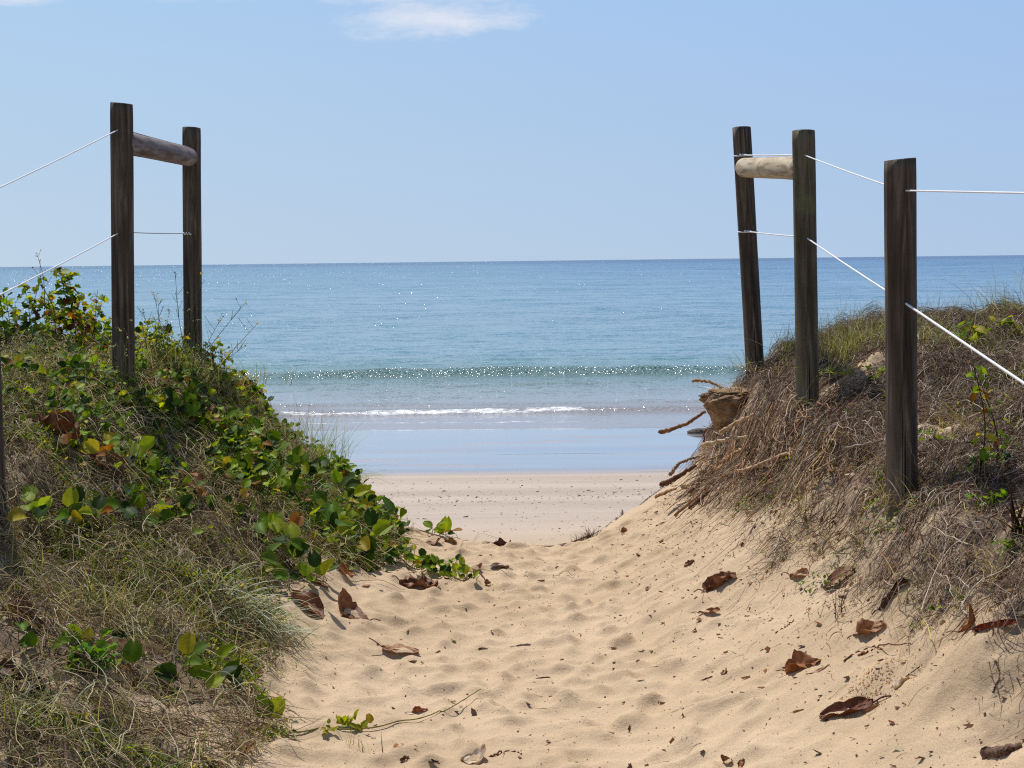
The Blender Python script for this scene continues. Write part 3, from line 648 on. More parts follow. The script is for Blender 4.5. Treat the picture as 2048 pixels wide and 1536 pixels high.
# ------------------------------------------------------------------ plant helpers
EL = (np.array([3, 4.5, 5.2, 6, 6.6, 7.1, 7.6, 8.2, 9, 9.6, 11]), np.array([-.66, -.76, -.88, -.95, -.86, -.66, -.62, -.62, -.86, -1.05, -1.2]))
ER = (np.array([3, 3.96, 4.3, 4.9, 5.6, 6.3, 7.3, 8.3, 9, 9.6, 11]), np.array([1.42, 1.38, 1.26, 1.17, 1.07, 1.0, .98, .98, 1.12, 1.25, 1.6]))
def in_view(x, y, z, m=160):
    px, py = project(np.stack([x, y, z], -1)); return (px > -m) & (px < W0 + m) & (py < H0 + m)
def scatter(n, side, y0=3.2, y1=10.2, dens=None, soft=.12, power=1.0):
    out = []; tot = 0
    while tot < n:
        m = n * 3
        y = y0 + (y1 - y0) * rng.random(m) ** power
        x = rng.uniform(-4.2, -.5, m) if side < 0 else rng.uniform(.9, 4.2, m)
        e = (np.interp(y, *EL) - x) if side < 0 else (x - np.interp(y, *ER))
        e = e + .16 * fbm(x * 5, y * 5, 77, 3)
        ok = rng.random(m) < np.clip(e / soft, 0, 1)
        if dens is not None: ok &= rng.random(m) < dens(x, y, e)
        x, y = x[ok], y[ok]; z = height(x, y); k = in_view(x, y, z); out.append(np.stack([x[k], y[k], z[k]], 1)); tot += int(k.sum())
    return np.concatenate(out)[:n]
def palette(n, cols, wts, var=.18):
    c = np.array(cols, float); w = np.array(wts, float); i = rng.choice(len(c), n, p=w / w.sum())
    return c[i] * (1 + rng.uniform(-var, var, (n, 1))) * (1 + rng.uniform(-.06, .06, (n, 3)))
def strands(mb, P, az, L, Wd, col, lift=.01, arch=.02, wander=.5, k=6, sides=3):
    """stems that lie along the ground, following it"""
    n = len(P); L = np.broadcast_to(L, (n,)); Wd = np.broadcast_to(Wd, (n,)); lift = np.broadcast_to(lift, (n,)); arch = np.broadcast_to(arch, (n,))
    a = np.broadcast_to(az, (n,)).copy(); pts = [P[:, :2].copy()]; curl = rng.normal(0, wander, n)
    for s in range(k):
        a = a + curl / k + rng.normal(0, wander * .35, n); D_ = np.stack([np.cos(a), np.sin(a)], 1)
        q0 = pts[-1]; sl = (height(q0[:, 0] + .03 * D_[:, 0], q0[:, 1] + .03 * D_[:, 1]) - height(q0[:, 0], q0[:, 1])) / .03
        pts.append(q0 + D_ * (L / k / np.sqrt(1 + np.minimum(sl * sl, 9)))[:, None])
    Q = np.stack(pts, 1); f = np.arange(k + 1) / k
    z = height(Q[..., 0], Q[..., 1]) + lift[:, None] + arch[:, None] * np.sin(np.pi * f)[None]
    # stiff stems bridge the hollows
    z = .5 * z + .5 * (z[:, :1] + (z[:, -1:] - z[:, :1]) * f[None]).clip(min=z - .03, max=z + .05)
    V0 = np.concatenate([Q, z[..., None]], -1)
    T = np.gradient(V0, axis=1); T /= np.linalg.norm(T, axis=-1, keepdims=True) + 1e-9
    N = np.cross(T, np.array([0, 0, 1.0])); N /= np.linalg.norm(N, axis=-1, keepdims=True) + 1e-9; B = np.cross(N, T)
    r = (Wd / 2)[:, None] * (1 - .6 * f)[None]
    ang = np.arange(sides) / sides * 2 * math.pi + .5
    V = V0[:, :, None] + (N[:, :, None] * np.cos(ang)[None, None, :, None] + B[:, :, None] * np.sin(ang)[None, None, :, None]) * r[:, :, None, None]
    o = np.arange(n)[:, None, None] * (k + 1) * sides; b = np.arange(k)[None, :, None] * sides; j = np.arange(sides)[None, None]; j2 = (j + 1) % sides
    q = np.stack([o + b + j, o + b + j2, o + b + sides + j2, o + b + sides + j], -1).reshape(-1, 4)
    mb.add(V.reshape(-1, 3), q, None, np.repeat(col, (k + 1) * sides, 0))
def clump(P, f=4.0, s=120): return np.clip(.5 + 1.3 * fbm(P[:, 0] * f, P[:, 1] * f, s, 3), 0.02, 1.3)
STRAW = [lin(184, 166, 122), lin(150, 130, 96), lin(206, 192, 156), lin(104, 84, 62), lin(150, 128, 108)]
GREEN = [lin(124, 134, 50), lin(94, 112, 38), lin(156, 154, 76), lin(58, 76, 28)]
LEAFC = [lin(118, 146, 34), lin(84, 116, 28), lin(152, 170, 50), lin(44, 70, 20), lin(168, 158, 50), lin(136, 92, 40)]

def flakes(mb, P, s, col):
    n = len(P); t0 = np.array([[-1, -.4, .05], [1, -.3, .1], [.9, .4, .5], [-.8, .45, .2]]); a = rng.uniform(0, 6.28, n); V = t0[None] * (1 + rng.uniform(-.4, .4, (n, 4, 3))) * s[:, None, None] * np.stack([np.ones(n), rng.uniform(.4, 1.4, n), rng.uniform(.3, 1.6, n)], 1)[:, None]
    X = V[..., 0] * np.cos(a)[:, None] - V[..., 1] * np.sin(a)[:, None]; Y = V[..., 0] * np.sin(a)[:, None] + V[..., 1] * np.cos(a)[:, None]
    V = np.stack([X, Y, V[..., 2]], -1) + P[:, None]; mb.add(V.reshape(-1, 3), np.arange(n * 4).reshape(-1, 4), None, np.repeat(col, 4, 0))

# ------------------------------------------------------------------ ground cover nobody could count
up_l = lambda x, y, e: np.clip(.75 + .3 * sstep(6.0, 7.0, y), 0, 1) * (1 - .7 * ((fbm(x * 2.6, y * 2.6, 90, 3) > .22) & (y < 6.4)))
mb = MB(); P = scatter(44000, -1, dens=up_l)
dn = fbm(P[:, 0] * 2, P[:, 1] * 2, 91, 3) + .25 * (P[:, 1] < 6.3)
c = palette(len(P), STRAW, [4, 4, 2, 3, 2]); yel = (P[:, 1] > 6.6)[:, None]; c = np.where(yel, c * np.array([.95, 1.0, .72]), c * np.array([.86, .82, .84]))
strands(mb, P, rng.uniform(0, 6.28, len(P)), np.where(P[:, 1] < 6.6, .75, 1) * rng.uniform(.03, .22, len(P)), rng.uniform(.0014, .0046, len(P)), c, rng.uniform(.0, .11, len(P)) * clump(P), rng.uniform(0, .04, len(P)), .5)
P = scatter(5200, -1, dens=up_l); c = palette(len(P), [lin(222, 206, 160), lin(204, 188, 140), lin(214, 204, 180)], [3, 3, 2])
strands(mb, P, rng.uniform(0, 6.28, len(P)), rng.uniform(.07, .30, len(P)), rng.uniform(.002, .0045, len(P)), c, rng.uniform(.02, .10, len(P)), rng.uniform(.01, .06, len(P)), .6, 7)
tag(mb.build('dry_grass', M_dry), 'tangled straw coloured dead stems matting the dune on the left', 'dry grass', kind='stuff')
mb = MB(); P = scatter(36000, -1, dens=lambda x, y, e: np.clip(.34 + .75 * sstep(6.2, 7.2, y), 0, 1) * np.clip(.6 + 1.4 * fbm(x * 1.8, y * 1.8, 92, 3), .06, 1))
n = len(P); c = palette(n, GREEN + STRAW[:2], [4, 4, 3, 3, 2, 2])
blades(mb, P - np.array([0, 0, .005]), rng.uniform(0, 6.28, n), rng.uniform(.5, 1.5, n), rng.uniform(.05, .17, n), rng.uniform(.002, .0045, n), -rng.uniform(.2, 1.7, n), c, 4, rng.normal(0, .6, n))
tag(mb.build('green_grass', M_grass), 'short green grass growing through the straw on the left dune', 'grass', kind='stuff')
lt, lq = leaf_round(.3, .1, 5); lt = lt.copy()
mb = MB(); P = scatter(15000, -1, y0=5.6, dens=lambda x, y, e: sstep(5.8, 7.1, y) * np.clip(.3 + 2.4 * fbm(x * 1.9, y * 1.9, 93, 3) + .6 * (x > -1.75), .05, 1), soft=.06)
n = len(P); P = P + np.stack([np.zeros(n), np.zeros(n), rng.uniform(.01, .17, n) * clump(P, 5.0, 130)], 1); aa = rng.uniform(0, 6.28, n)
stamp(mb, lt, lq, P, aa, .4 + .4 * np.sin(aa) + rng.normal(0, .4, n), .6 * np.cos(aa) + rng.normal(0, .5, n), rng.uniform(.018, .055, n), palette(n, LEAFC, [5, 6, 2.5, 6, .8, 1.0], .28))
tag(mb.build('leafy_ground_cover', M_leaf), 'dense small green leaves spread over the left dune slope', 'ground cover', kind='stuff')
lp, lpq = leaf_point()
mb = MB(); P = scatter(5200, -1, y1=6.9, dens=lambda x, y, e: np.clip(.2 + 2.2 * fbm(x * 3, y * 3, 94, 3), 0, 1)); n = len(P)
rep = 4; P = np.repeat(P, rep, 0) + rng.normal(0, .018, (n * rep, 3)) * [1, 1, .5] + [0, 0, .015]; n *= rep
stamp(mb, lp, lpq, P, rng.uniform(0, 6.28, n), rng.uniform(-.1, 1.3, n), rng.normal(0, .5, n), rng.uniform(.010, .026, n), palette(n, GREEN + LEAFC[:2], [4, 4, 3, 3, 3, 3]))
tag(mb.build('creeping_weed', M_leaf), 'tiny green sprigs creeping between dry stems at the foot of the left dune', 'weeds', kind='stuff')

# broken bits of dead leaf caught in both mats
FLK = [lin(120, 84, 58), lin(86, 60, 44), lin(156, 116, 82), lin(184, 152, 116), lin(206, 186, 156)]
mb = MB(); P = scatter(7500, -1, dens=up_l); P[:, 2] += rng.uniform(0, .06, len(P)) * clump(P); flakes(mb, P, np.clip(rng.lognormal(-5.0, .5, len(P)), .002, .02), palette(len(P), FLK, [4, 4, 3, 2, 1]))
P = scatter(11000, 1, dens=lambda x, y, e: np.clip(.5 + fbm(x * 3, y * 3, 95, 3), .05, 1), soft=.2); P[:, 2] += rng.uniform(0, .07, len(P)) * clump(P); flakes(mb, P, np.clip(rng.lognormal(-5.1, .5, len(P)), .002, .018), palette(len(P), FLK, [4, 5, 3, 2, 1]))
tag(mb.build('dune_litter', M_dry), 'broken scraps of dead leaf and bark caught in the dune plants', 'dune litter', kind='stuff')
# right dune: grey-brown thatch, thinning out over the bare sand
GAPS = ((1.79, 7.25, .30), (1.80, 5.9, .26), (2.05, 5.2, .2), (1.25, 6.1, .16), (1.62, 4.4, .14))
def gap(x, y): return np.prod([sstep(r * .6, r * 1.15, np.hypot(x - a, y - b) + .08 * fbm(x * 8, y * 8, 140, 2)) for a, b, r in GAPS], 0)
den_r = lambda x, y, e: (.04 + .96 * gap(x, y)) * np.clip(.55 + 1.1 * sstep(.0, .25, e) + .7 * fbm(x * 3, y * 3, 95, 3), 0.02, 1) * np.where((y > 6.2) & (x < 1.3), .45, 1) * np.where(fbm(x * 1.7 + 9, y * 1.9, 96, 3) > .42, .15, 1)
THATCH = [lin(168, 144, 126), lin(118, 88, 70), lin(74, 52, 40), lin(198, 178, 160), lin(146, 126, 116), lin(232, 218, 200)]
mb = MB(); P = scatter(60000, 1, dens=den_r, soft=.16); n = len(P)
strands(mb, P, rng.uniform(0, 6.28, n), rng.uniform(.03, .16, n), rng.uniform(.0012, .0032, n), palette(n, THATCH, [4, 4, 4, 2, 4, 1.2]), rng.uniform(0, .10, n) * clump(P), rng.uniform(0, .03, n), .65)
P = scatter(16000, 1, dens=den_r, soft=.16); n = len(P)
blades(mb, P, rng.uniform(0, 6.28, n), rng.uniform(.4, 1.5, n), rng.uniform(.02, .13, n) * clump(P), rng.uniform(.0014, .0032, n), rng.uniform(-1.6, .6, n), palette(n, THATCH, [3, 5, 5, 2, 4, 1]), 3, rng.normal(0, 1, n))
P = scatter(4200, 1, dens=den_r, soft=.16); n = len(P)
strands(mb, P, rng.uniform(0, 6.28, n), rng.uniform(.10, .34, n), rng.uniform(.0022, .0055, n), palette(n, THATCH, [3, 1, 1, 4, 3, 3]), rng.uniform(.01, .06, n), rng.uniform(0, .06, n), .7, 8)
C0 = scatter(420, 1, dens=den_r, soft=.3); P = np.repeat(C0, 14, 0) + rng.normal(0, .012, (len(C0) * 14, 3)) * [1, 1, .2]; n = len(P)
blades(mb, P, rng.uniform(0, 6.28, n), rng.uniform(.5, 1.5, n), rng.uniform(.03, .13, n), rng.uniform(.002, .0045, n), rng.uniform(-1.0, .5, n), np.repeat(palette(len(C0), THATCH, [4, 5, 5, 3, 4, 2]), 14, 0), 4, rng.normal(0, .8, n), wob=.2)
tag(mb.build('dry_thatch', M_dry), 'grey brown mat of dead runners and twigs covering the right dune', 'dry thatch', kind='stuff')
mb = MB(); P = scatter(5200, 1, y0=3.3, dens=lambda x, y, e: np.clip(-.45 + 1.9 * fbm(x * 1.8, y * 1.8, 97, 3) + .8 * (x > 1.75) * (y > 5.4), .0, 1)); n = len(P)
blades(mb, P, rng.uniform(0, 6.28, n), rng.uniform(.5, 1.5, n), rng.uniform(.05, .16, n), rng.uniform(.002, .004, n), -rng.uniform(.1, 1.5, n), palette(n, GREEN + STRAW[:3], [4, 3, 3, 2, 3, 3, 2]), 4, rng.normal(0, .6, n))
P = scatter(2600, 1, y0=8.2, y1=10.2, dens=lambda x, y, e: (x > 1.55) * np.clip(.4 + fbm(x * 3, y * 3, 98, 2), .1, 1)); n = len(P)
blades(mb, P, rng.uniform(0, 6.28, n), rng.uniform(.8, 1.57, n), rng.uniform(.06, .26, n), rng.uniform(.0015, .003, n), -rng.uniform(.0, 1.2, n), palette(n, GREEN + STRAW[:4], [2, 2, 3, 1, 3, 4, 2, 3]), 4, rng.normal(0, .4, n))
P = scatter(1100, 1, y1=7, dens=lambda x, y, e: np.clip(-.2 + 2.4 * fbm(x * 2.6, y * 2.6, 99, 3), 0, 1)); n = len(P)
rep = 4; P = np.repeat(P, rep, 0) + rng.normal(0, .015, (n * rep, 3)) * [1, 1, .5] + [0, 0, .02]; n *= rep
stamp(mb, lp, lpq, P, rng.uniform(0, 6.28, n), rng.uniform(-.1, 1.3, n), rng.normal(0, .5, n), rng.uniform(.010, .024, n), palette(n, GREEN + LEAFC[:2], [4, 4, 3, 3, 3, 3]))
tag(mb.build('sparse_green_grass', M_grass), 'sparse green grass and sprigs scattered through the right dune thatch', 'grass', kind='stuff')

# roots and rootlets hanging out of the eroded bank
mb = MB(); N_ = 650; px = rng.uniform(1395, 1760, N_); py = rng.uniform(815, 960, N_) + np.clip((1500 - px) * .35, -60, 60)
P = np.array([hit(a, b) for a, b in zip(px, py)]); P = P[(P[:, 1] > 5.6) & (P[:, 1] < 9.6)]
P2 = np.array([hit(a, b) for a, b in zip(rng.uniform(1330, 1780, 300), rng.uniform(930, 1090, 300))]); P2 = P2[(P2[:, 1] > 5.0) & (P2[:, 1] < 9) & (P2[:, 0] > .93)]; P = np.vstack([P, P2]); n = len(P)
ROOTC = [lin(176, 140, 104), lin(140, 104, 76), lin(108, 74, 50), lin(196, 168, 136), lin(84, 58, 42)]
strands(mb, P + [0, -.02, 0], math.radians(215) + rng.normal(0, .95, n), rng.uniform(.05, .34, n), np.clip(rng.lognormal(-6.15, .5, n), .001, .009) , palette(n, ROOTC, [4, 4, 3, 2, 3]), rng.uniform(.002, .045, n), rng.uniform(-.01, .05, n), .6, 7, 4)
m_ = 110; P = np.array([hit(a, b) for a, b in zip(rng.uniform(1400, 1700, m_), rng.uniform(820, 960, m_))]); P = P[(P[:, 1] > 5.6) & (P[:, 1] < 9.4)]; m_ = len(P)
strands(mb, P, math.radians(212) + rng.normal(0, .5, m_), rng.uniform(.15, .5, m_), rng.uniform(.004, .010, m_), palette(m_, ROOTC[:1] + ROOTC[3:4] + ROOTC[1:2], [3, 3, 2]), rng.uniform(.03, .10, m_), rng.uniform(-.01, .05, m_), .5, 9, 6)
tag(mb.build('exposed_roots', M_drift), 'fine brown roots trailing down the eroded face of the right dune', 'roots', kind='stuff')

# crumbs of soil
def crumbs(mb, P, r, col):
    t0 = np.array([[0, 0, 1], [1, 0, .1], [.3, .95, 0], [-.8, .6, .1], [-.8, -.6, 0], [.3, -.95, .1], [0, 0, -1.]]); tr = np.array([(0, 1, 2), (0, 2, 3), (0, 3, 4), (0, 4, 5), (0, 5, 1), (6, 2, 1), (6, 3, 2), (6, 4, 3), (6, 5, 4), (6, 1, 5)])
    n = len(P); V = t0[None] * (1 + rng.uniform(-.3, .3, (n, 7, 1))) * r[:, None, None] * rng.uniform(.6, 1.2, (n, 1, 3)) + P[:, None]
    mb.add(V.reshape(-1, 3), None, (np.arange(n)[:, None, None] * 7 + tr[None]).reshape(-1, 3), np.repeat(col, 7, 0))
mb = MB(); P = scatter(3600, 1, y1=9.4, dens=lambda x, y, e: np.where(y > 6, 1, .4) * np.clip(.3 + fbm(x * 4, y * 4, 101, 2), .05, 1)); crumbs(mb, P, rng.uniform(.002, .014, len(P)) ** 1.0, palette(len(P), [lin(176, 138, 100), lin(130, 92, 62), lin(205, 172, 130)], [3, 3, 2]))
tag(mb.build('soil_crumbs', M_drift, smooth=False), 'brown crumbs of dune soil lying among the roots and thatch', 'soil crumbs', kind='stuff')
mb = MB(); q = hit(1745, 1362); n = 420; xy = rng.normal(0, 1, (n, 2)) * [.055, .06]; P = np.stack([q[0] + xy[:, 0], q[1] + xy[:, 1], height(q[0] + xy[:, 0], q[1] + xy[:, 1])], 1)
crumbs(mb, P, rng.uniform(.0015, .0045, n), palette(n, [lin(206, 166, 118), lin(190, 146, 98), lin(222, 186, 140)], [3, 2, 2], .1))
tag(mb.build('sand_pellets', M_drift, smooth=False), 'heap of yellow sand pellets dug out beside a small burrow on the right', 'sand pellets', kind='stuff')

# litter on the path, wrack on the beach
mb = MB(); n = 2200; y = 3.4 + 5.2 * rng.random(n); x = rng.normal(0, .75, n) + .25; right = rng.random(n) < .4; x = np.where(right, np.interp(y, *ER) - np.abs(rng.normal(0, .22, n)), x)
k = (x > np.interp(y, *EL)) & (x < 1.35); x, y = x[k], y[k]; n = len(x); P = np.stack([x, y, height(x, y) + .001], 1)
flakes(mb, P, np.clip(rng.lognormal(-5.5, .65, n), .0015, .020), palette(n, [lin(110, 66, 40), lin(70, 44, 30), lin(150, 104, 70), lin(200, 180, 150)], [4, 4, 3, .7]))
n = 260; y = 3.4 + 5.2 * rng.random(n); x = np.where(rng.random(n) < .6, np.interp(y, *ER) - np.abs(rng.normal(0, .25, n)), rng.uniform(-.7, 1.1, n)); P = np.stack([x, y, height(x, y)], 1)
strands(mb, P, rng.uniform(0, 6.28, n), rng.uniform(.02, .10, n), rng.uniform(.0008, .0018, n), palette(n, [lin(110, 76, 52), lin(80, 56, 42), lin(160, 130, 100)], [3, 3, 2]), .001, .004, .8, 5)
mb2 = MB(); n = 2600; y = 3.4 + 5.2 * rng.random(n); x = rng.uniform(-.9, 1.3, n); k = (x > np.interp(y, *EL)); x, y = x[k], y[k]; n = len(x)
crumbs(mb2, np.stack([x, y, height(x, y) + .0005], 1), np.clip(rng.lognormal(-6.3, .4, n), .001, .005), palette(n, [lin(214, 182, 142), lin(196, 160, 118), lin(240, 228, 206)], [4, 3, 1], .1))
tag(mb2.build('sand_crumbs', M_drift, smooth=False), 'tiny clods and shell grit lying on the trampled path sand', 'sand crumbs', kind='stuff')
tag(mb.build('leaf_litter', M_dry), 'tiny brown leaf crumbs and threads strewn over the pale path sand', 'leaf litter', kind='stuff')
mb = MB(); n = 2600; x = rng.uniform(-5, 5, n); y = np.where(rng.random(n) < .4, rng.normal(14.3, .35, n), rng.uniform(10.8, 16.5, n)) + .25 * vnoise(x * .7, x * 0, 3)
P = np.stack([x, y, height(x, y) + .002], 1); flakes(mb, P, np.clip(rng.lognormal(-5.0, .5, n), .003, .025), palette(n, [lin(84, 62, 48), lin(56, 42, 36), lin(120, 92, 70)], [4, 4, 2]))
for (a0, a1, b, m) in ((1000, 1170, 1076, 240), (820, 890, 1062, 220), (1130, 1190, 1084, 60), (900, 1000, 1062, 70), (900, 1330, 1052, 160)):
    xx = rng.uniform(a0, a1, m); P = np.array([at(q, b + rng.normal(0, 3), 9.3 + rng.uniform(0, 1.2)) for q in xx]); P[:, 2] = height(P[:, 0], P[:, 1]) + .004
    strands(mb, P, rng.normal(0, .7, m) + math.pi * (rng.random(m) < .5), rng.uniform(.04, .2, m), rng.uniform(.002, .005, m), palette(m, THATCH, [2, 4, 4, 1, 2, .2]), .004, .02, .7, 5)
tag(mb.build('beach_wrack', M_dry), 'dark seaweed scraps and twigs along the high tide lines', 'seaweed scraps', kind='stuff')

# ------------------------------------------------------------------ vines with big round leaves
def vine(path, leaves, size, label, stem_col=None, spread=.05, hgt=(.03, .11), tall=1.0, cols=None, name='beach_vine', cat='vine', group='round leaved beach vines', Y=None, bright=1.0):
    pts = [hit(a, b) if Y is None else at(a, b, Y) for a, b in path]
    root = empty(name, pts[0]); tag(root, label, cat, group)
    P = spline(pts, 26) if len(pts) > 1 else np.array(pts)
    if Y is None: P[:, 2] = height(P[:, 0], P[:, 1]) + .010 + .008 * rng.random(len(P))
    st = MB(); sc = lin(120, 110, 60) if stem_col is None else stem_col
    if len(P) > 1: tube(st, P, np.linspace(.0032, .002, len(P)), 6, sc)
    lv = MB(); n = leaves
    idx = rng.uniform(0, len(P) - 1, n) if len(P) > 1 else np.zeros(n)
    for k in range(n):
        b = P[int(idx[k])] + np.array([rng.normal(0, spread), rng.normal(0, spread), 0]) ; b[2] = max(b[2], float(height(b[0], b[1]))) 
        h = rng.uniform(*hgt) * tall; az = rng.uniform(0, 6.28); lean = rng.uniform(.0, .04)
        t_ = b + np.array([math.cos(az) * lean, math.sin(az) * lean, h])
        tube(st, spline([b, (b + t_) / 2 + [math.cos(az) * -.006, 0, .004], t_], 5), .0014, 5, sc * np.array([1, 1, .8]))
        f = leaf_round(rng.uniform(.12, .75), rng.uniform(.05, .22), 8)
        ha = az + rng.normal(0, .6); c_ = palette(1, LEAFC if cols is None else cols, [5, 5, 3, 4.5, .8, .25] if cols is None else [1] * len(cols), .24) * bright
        stamp(lv, f[0], f[1], t_[None], np.array([ha]), np.array([.55 + .45 * math.sin(ha) + rng.normal(0, .25)]), np.array([.75 * math.cos(ha) + rng.normal(0, .35)]), size * rng.uniform(.65, 1.2), c_)
    for m_, nm, mt in ((st, 'stem', M_grass), (lv, 'foliage', M_leaf)):
        if m_.v: o = m_.build(nm, mt, smooth=True); o.data.transform(Matrix.Translation(-root.location)); o.parent = root
    return root
V = vine
V([(660, 1040), (740, 1095), (820, 1138), (880, 1150), (945, 1160)], 170, .042, 'low vine whose bright small leaves reach farthest out onto the path sand', spread=.05, hgt=(.01, .05))
V([(600, 1040), (660, 1080), (700, 1110), (740, 1130)], 31, .095, 'vine with the biggest glossy two-lobed leaves at the foot of the left slope')
V([(700, 1010), (740, 1040), (790, 1060)], 15, .095, 'glossy vine leaves on the lit sand ridge left of the path crest', hgt=(.02, .08))
V([(640, 1000), (690, 1030), (740, 1030)], 20, .09, 'broad leaved vine draped over the left shoulder just above the sand ridge')
V([(860, 1072), (885, 1074), (905, 1078)], 10, .075, 'small isolated vine clump on the path crest beside curled dead leaves', hgt=(.01, .05))
V([(520, 1070), (560, 1110), (590, 1150)], 18, .085, 'vine with a few yellowing leaves above the bare hollow on the left')
V([(555, 1150), (590, 1190), (610, 1180)], 8, .085, 'short vine end with dark leaves dangling beside the silver grass tuft', hgt=(.03, .09))
V([(625, 1165), (655, 1172)], 7, .07, 'pale vine sprig lying on sand beside a flat brown leaf', hgt=(.005, .03))
V([(640, 900), (680, 950), (720, 980)], 34, .075, 'leafy vine spilling over the seaward edge of the left dune')
V([(560, 850), (610, 890), (650, 930)], 43, .07, 'dense vine mound on the upper edge of the left slope')
V([(500, 800), (540, 830), (590, 860)], 40, .06, 'dark leaved vine tangle on the skyline below the far left post', cols=LEAFC[:4])
V([(440, 960), (520, 990), (600, 1010)], 43, .075, 'thick vine patch across the middle of the left slope')
V([(520, 920), (580, 960), (640, 980)], 40, .075, 'vine patch with yellow green leaves right of mid slope')
V([(300, 840), (380, 860), (460, 880)], 43, .06, 'low vine patch under the two left fence posts')
V([(180, 960), (240, 950), (290, 985)], 17, .075, 'small vine with orange tinged leaves near the reddish dead leaves', cols=[LEAFC[0], LEAFC[2], LEAFC[4], LEAFC[5]])
V([(30, 1080), (100, 1070), (190, 1065)], 20, .08, 'row of upright round leaves along the left edge below the near post', hgt=(.05, .12))
V([(210, 1065), (250, 1050), (280, 1060)], 11, .08, 'round leaves beside the grey weathered stick on the left')
V([(310, 1080), (360, 1075), (440, 1105)], 14, .08, 'sparse upright vine leaves in the middle of the dry grass')
V([(60, 1330), (130, 1330), (210, 1350)], 13, .065, 'low dark leaved vine around the long dry husk', hgt=(.02, .08))
V([(230, 1370), (290, 1370), (330, 1360)], 8, .07, 'big vine leaves at the right end of the dry husk', hgt=(.03, .1))
V([(385, 1395), (430, 1400), (470, 1420)], 8, .078, 'upright cluster of two-lobed leaves at the edge of the weeds near the front', hgt=(.03, .1))
# the lone pair of leaves and the long runner in front
def leaf_pair(px, py, size, label):
    b = hit(px, py); root = empty('vine_seedling', b); tag(root, label, 'vine', 'round leaved beach vines'); st = MB(); lv = MB()
    top = b + [0, 0, .022]; tube(st, [b - [0, 0, .01], top], .0022, 6, lin(170, 150, 110))
    for az, ro, s, c in ((3.0, -1.25, 1.0, LEAFC[1]), (.2, 1.25, .92, LEAFC[2])):
        f = leaf_round(.3, .12, 9); stamp(lv, f[0], f[1], top[None], np.array([az]), np.array([.95]), np.array([ro]), size * s, (c * 1.05)[None])
    for m_, nm, mt in ((st, 'stem', M_grass), (lv, 'foliage', M_leaf)):
        o = m_.build(nm, mt); o.data.transform(Matrix.Translation(-root.location)); o.parent = root
bpy.context.view_layer.update()
leaf_pair(540, 1446, .085, 'lone seedling with two broad green leaves standing in bare sand')
r_ = hit(485, 1463); pts = [hit(490, 1464), hit(560, 1468), hit(700, 1463), hit(790, 1449), hit(880, 1426)]
tip = hit(962, 1394); pts.append(tip + [0, 0, .03]); root = empty('runner_vine', pts[0]); tag(root, 'long thin yellow green runner stretched over the front sand with two leaf sprigs', 'vine', 'round leaved beach vines')
st = MB(); P = spline(pts, 60); P[:48, 2] = height(P[:48, 0], P[:48, 1]) * .5 + P[:48, 2] * .5 + .007; P[:, 2] += .001 * rng.random(60); tube(st, P, np.linspace(.0032, .0016, 60) * (1 + .35 * (np.arange(60) % 6 == 0)), 7, lin(140, 132, 62))
lv = MB()
for (a, b, m, s) in ((652, 1455, 8, .022), (700, 1440, 15, .036), (715, 1450, 5, .03)):
    q = hit(a, b + 14) + [0, 0, .012]
    for k in range(m):
        f = leaf_round(rng.uniform(.1, .7), .1, 6); stamp(lv, f[0], f[1], (q + rng.normal(0, .014, 3) * [1.4, .6, .9])[None], rng.uniform(0, 6.28, 1), rng.uniform(.2, 1.2, 1), rng.normal(0, .5, 1), s * rng.uniform(.7, 1.2), palette(1, [lin(126, 140, 38), lin(150, 140, 44)], [3, 1]))
bpy.context.view_layer.update()
for m_, nm, mt in ((st, 'stem', M_grass), (lv, 'foliage', M_leaf)):
    o = m_.build(nm, mt); o.data.transform(Matrix.Translation(-root.location)); o.parent = root
def thin_runner(path, label, r=.0016, col=None, lift=.006):
    pts = [hit(*q) for q in path]; P = spline(pts, 30); P[:, 2] = height(P[:, 0], P[:, 1]) + lift + .012 * np.sin(np.linspace(0, 3.1, 30)); mb = MB(); tube(mb, P, np.linspace(r, r * .6, 30), 6, lin(140, 130, 60) if col is None else col)
    return tag(mb.build('runner', M_grass, origin=pts[0]), label, 'vine runner', 'thin runners on the sand')
thin_runner([(900, 1148), (960, 1146), (1010, 1153), (1030, 1160)], 'yellow green runner continuing from the tip of the far reaching vine')
thin_runner([(880, 1125), (920, 1105), (950, 1080), (1000, 1078)], 'pale runner arching up from the vine tip towards the path crest')
thin_runner([(700, 1165), (760, 1168), (810, 1183)], 'brown runner leading to the curled torn leaf', col=lin(140, 100, 66))
thin_runner([(1105, 1155), (1130, 1149), (1150, 1150)], 'short green runner tip alone in the middle of the sand')

